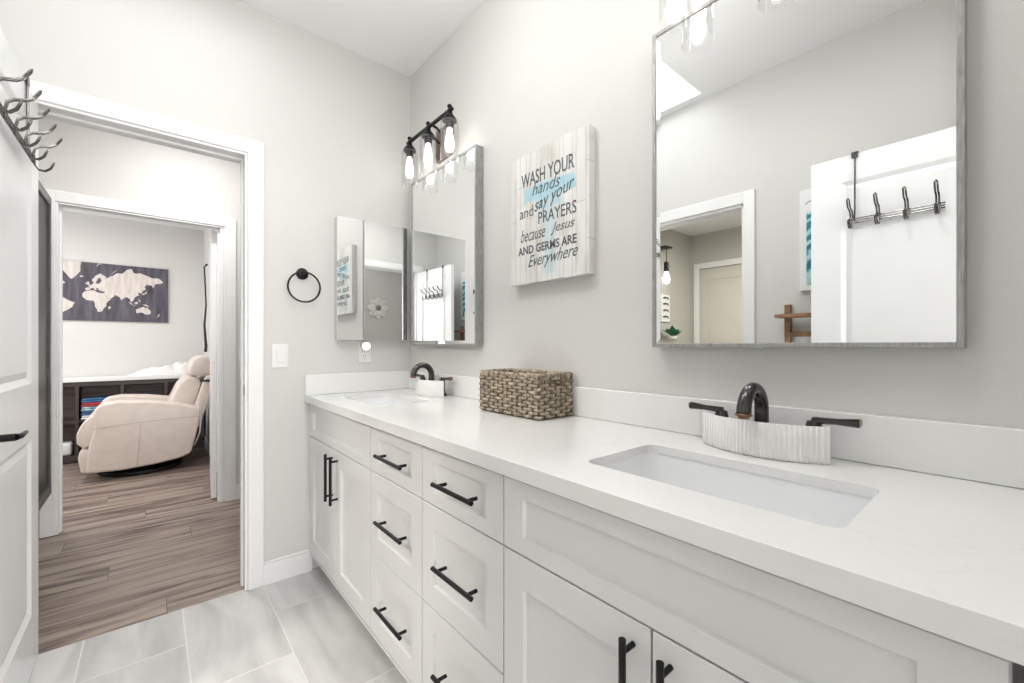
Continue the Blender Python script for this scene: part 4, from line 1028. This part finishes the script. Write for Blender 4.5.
# bedroom flower decor seen in the medicine cabinet
def flower(x, z, R_, label):
    f = thing('wall_flower', (x, -3.49, z), label, 'wall decoration', 'metal flowers on the bedroom wall')
    b = MB()
    for k in range(8):
        a = 2*PI*k/8; pts = []
        for q in range(14):
            t_ = 2*PI*q/14; u = 0.60*R_+0.40*R_*math.cos(t_); v = 0.27*R_*math.sin(t_)
            pts.append((x+u*math.cos(a)-v*math.sin(a), z+u*math.sin(a)+v*math.cos(a)))
        b.prism(pts, 'XZ', -3.495, -3.470 - (0.006 if k % 2 else 0), 0.004, 1)
    b.build('petals', PETAL, f)
    MB().lathe([(0.22*R_, 0), (0.22*R_, 0.02), (0.14*R_, 0.035), (0.001, 0.038)], (x, -3.468, z), 20, 'Y').build('flower_centre', PETALC, f, True, auto=40)
    return f
flower(-1.10, 1.90, 0.22, 'whitewashed wall flower reflected in the middle of the medicine cabinet mirror')
flower(-1.75, 1.86, 0.20, 'second wall flower cut off at the right edge of the medicine cabinet reflection')

# added unseen ceiling lights that brighten the bathroom, hall, closet room and office
def added_flush_light(x, y, z, power, label, col=(1, 0.985, 0.965), size=0.26):  # added lamp with a fixture modelled around it
    r = thing('added_ceiling_light', (x, y, z), label, 'ceiling light')
    MB().lathe([(0.15, 0), (0.15, -0.02), (0.14, -0.03)], (x, y, z-0.0005), 28).build('rim', PLASTIC, r, True, auto=40)
    MB().lathe([(0.135, 0), (0.125, -0.03), (0.08, -0.05), (0.001, -0.056)], (x, y, z-0.031), 28).build('diffuser', DIFF, r, True)
    l = bpy.data.lights.new('added_ceiling_lamp', 'AREA'); l.shape = 'DISK'; l.size = size; l.energy = power; l.color = col
    o = bpy.data.objects.new('added_ceiling_lamp', l); C.objects.link(o); o.location = (x, y, z-0.095)
    return r
gl = thing('added_ceiling_light', (0.50, 1.20, ZC), 'added unseen white glass globe ceiling light on a short stem in the middle of the bathroom ceiling', 'ceiling light')  # globe added out of view to light the bathroom evenly
MB().lathe([(0.06, 0), (0.06, -0.015), (0.012, -0.03), (0.012, -0.14), (0.05, -0.15), (0.05, -0.165)], (0.50, 1.20, ZC-0.0005), 24).build('stem', BLACK, gl, True, auto=40)
MB().sphere((0.50, 1.20, ZC-0.25), 0.10, n=28).build('globe', DIFF, gl, True)
for k_, (dx_, dy_, dz_) in enumerate(((0, 0, -1), (0, 0, 1))):
    l = bpy.data.lights.new('added_globe_lamp', 'POINT'); l.energy = (7.0, 1.2)[k_]; l.shadow_soft_size = 0.04; l.color = (1, 0.99, 0.97)  # added point lamps below and beside the globe
    o = bpy.data.objects.new('added_globe_lamp', l); C.objects.link(o); o.location = (0.50, 1.20, ZC-0.25+dz_*0.145 if dz_ < 0 else ZC-0.135)
    if dz_ > 0: o.location = (0.58, 1.20, ZC-0.15)
added_flush_light(0.50, 0.42, ZC, 5.0, 'added unseen round flush ceiling light over the near sink end of the bathroom', (1, 0.99, 0.98))
added_flush_light(0.20, 3.10, ZC, 13, 'added unseen round flush ceiling light in the hall outside the bathroom')
added_flush_light(-1.4, 1.2, 2.45, 30, 'added unseen round flush ceiling light in the closet room', (1, 0.95, 0.86))
added_flush_light(-0.7, 4.9, 2.53, 16, 'added unseen round flush ceiling light in the office above the recliner')
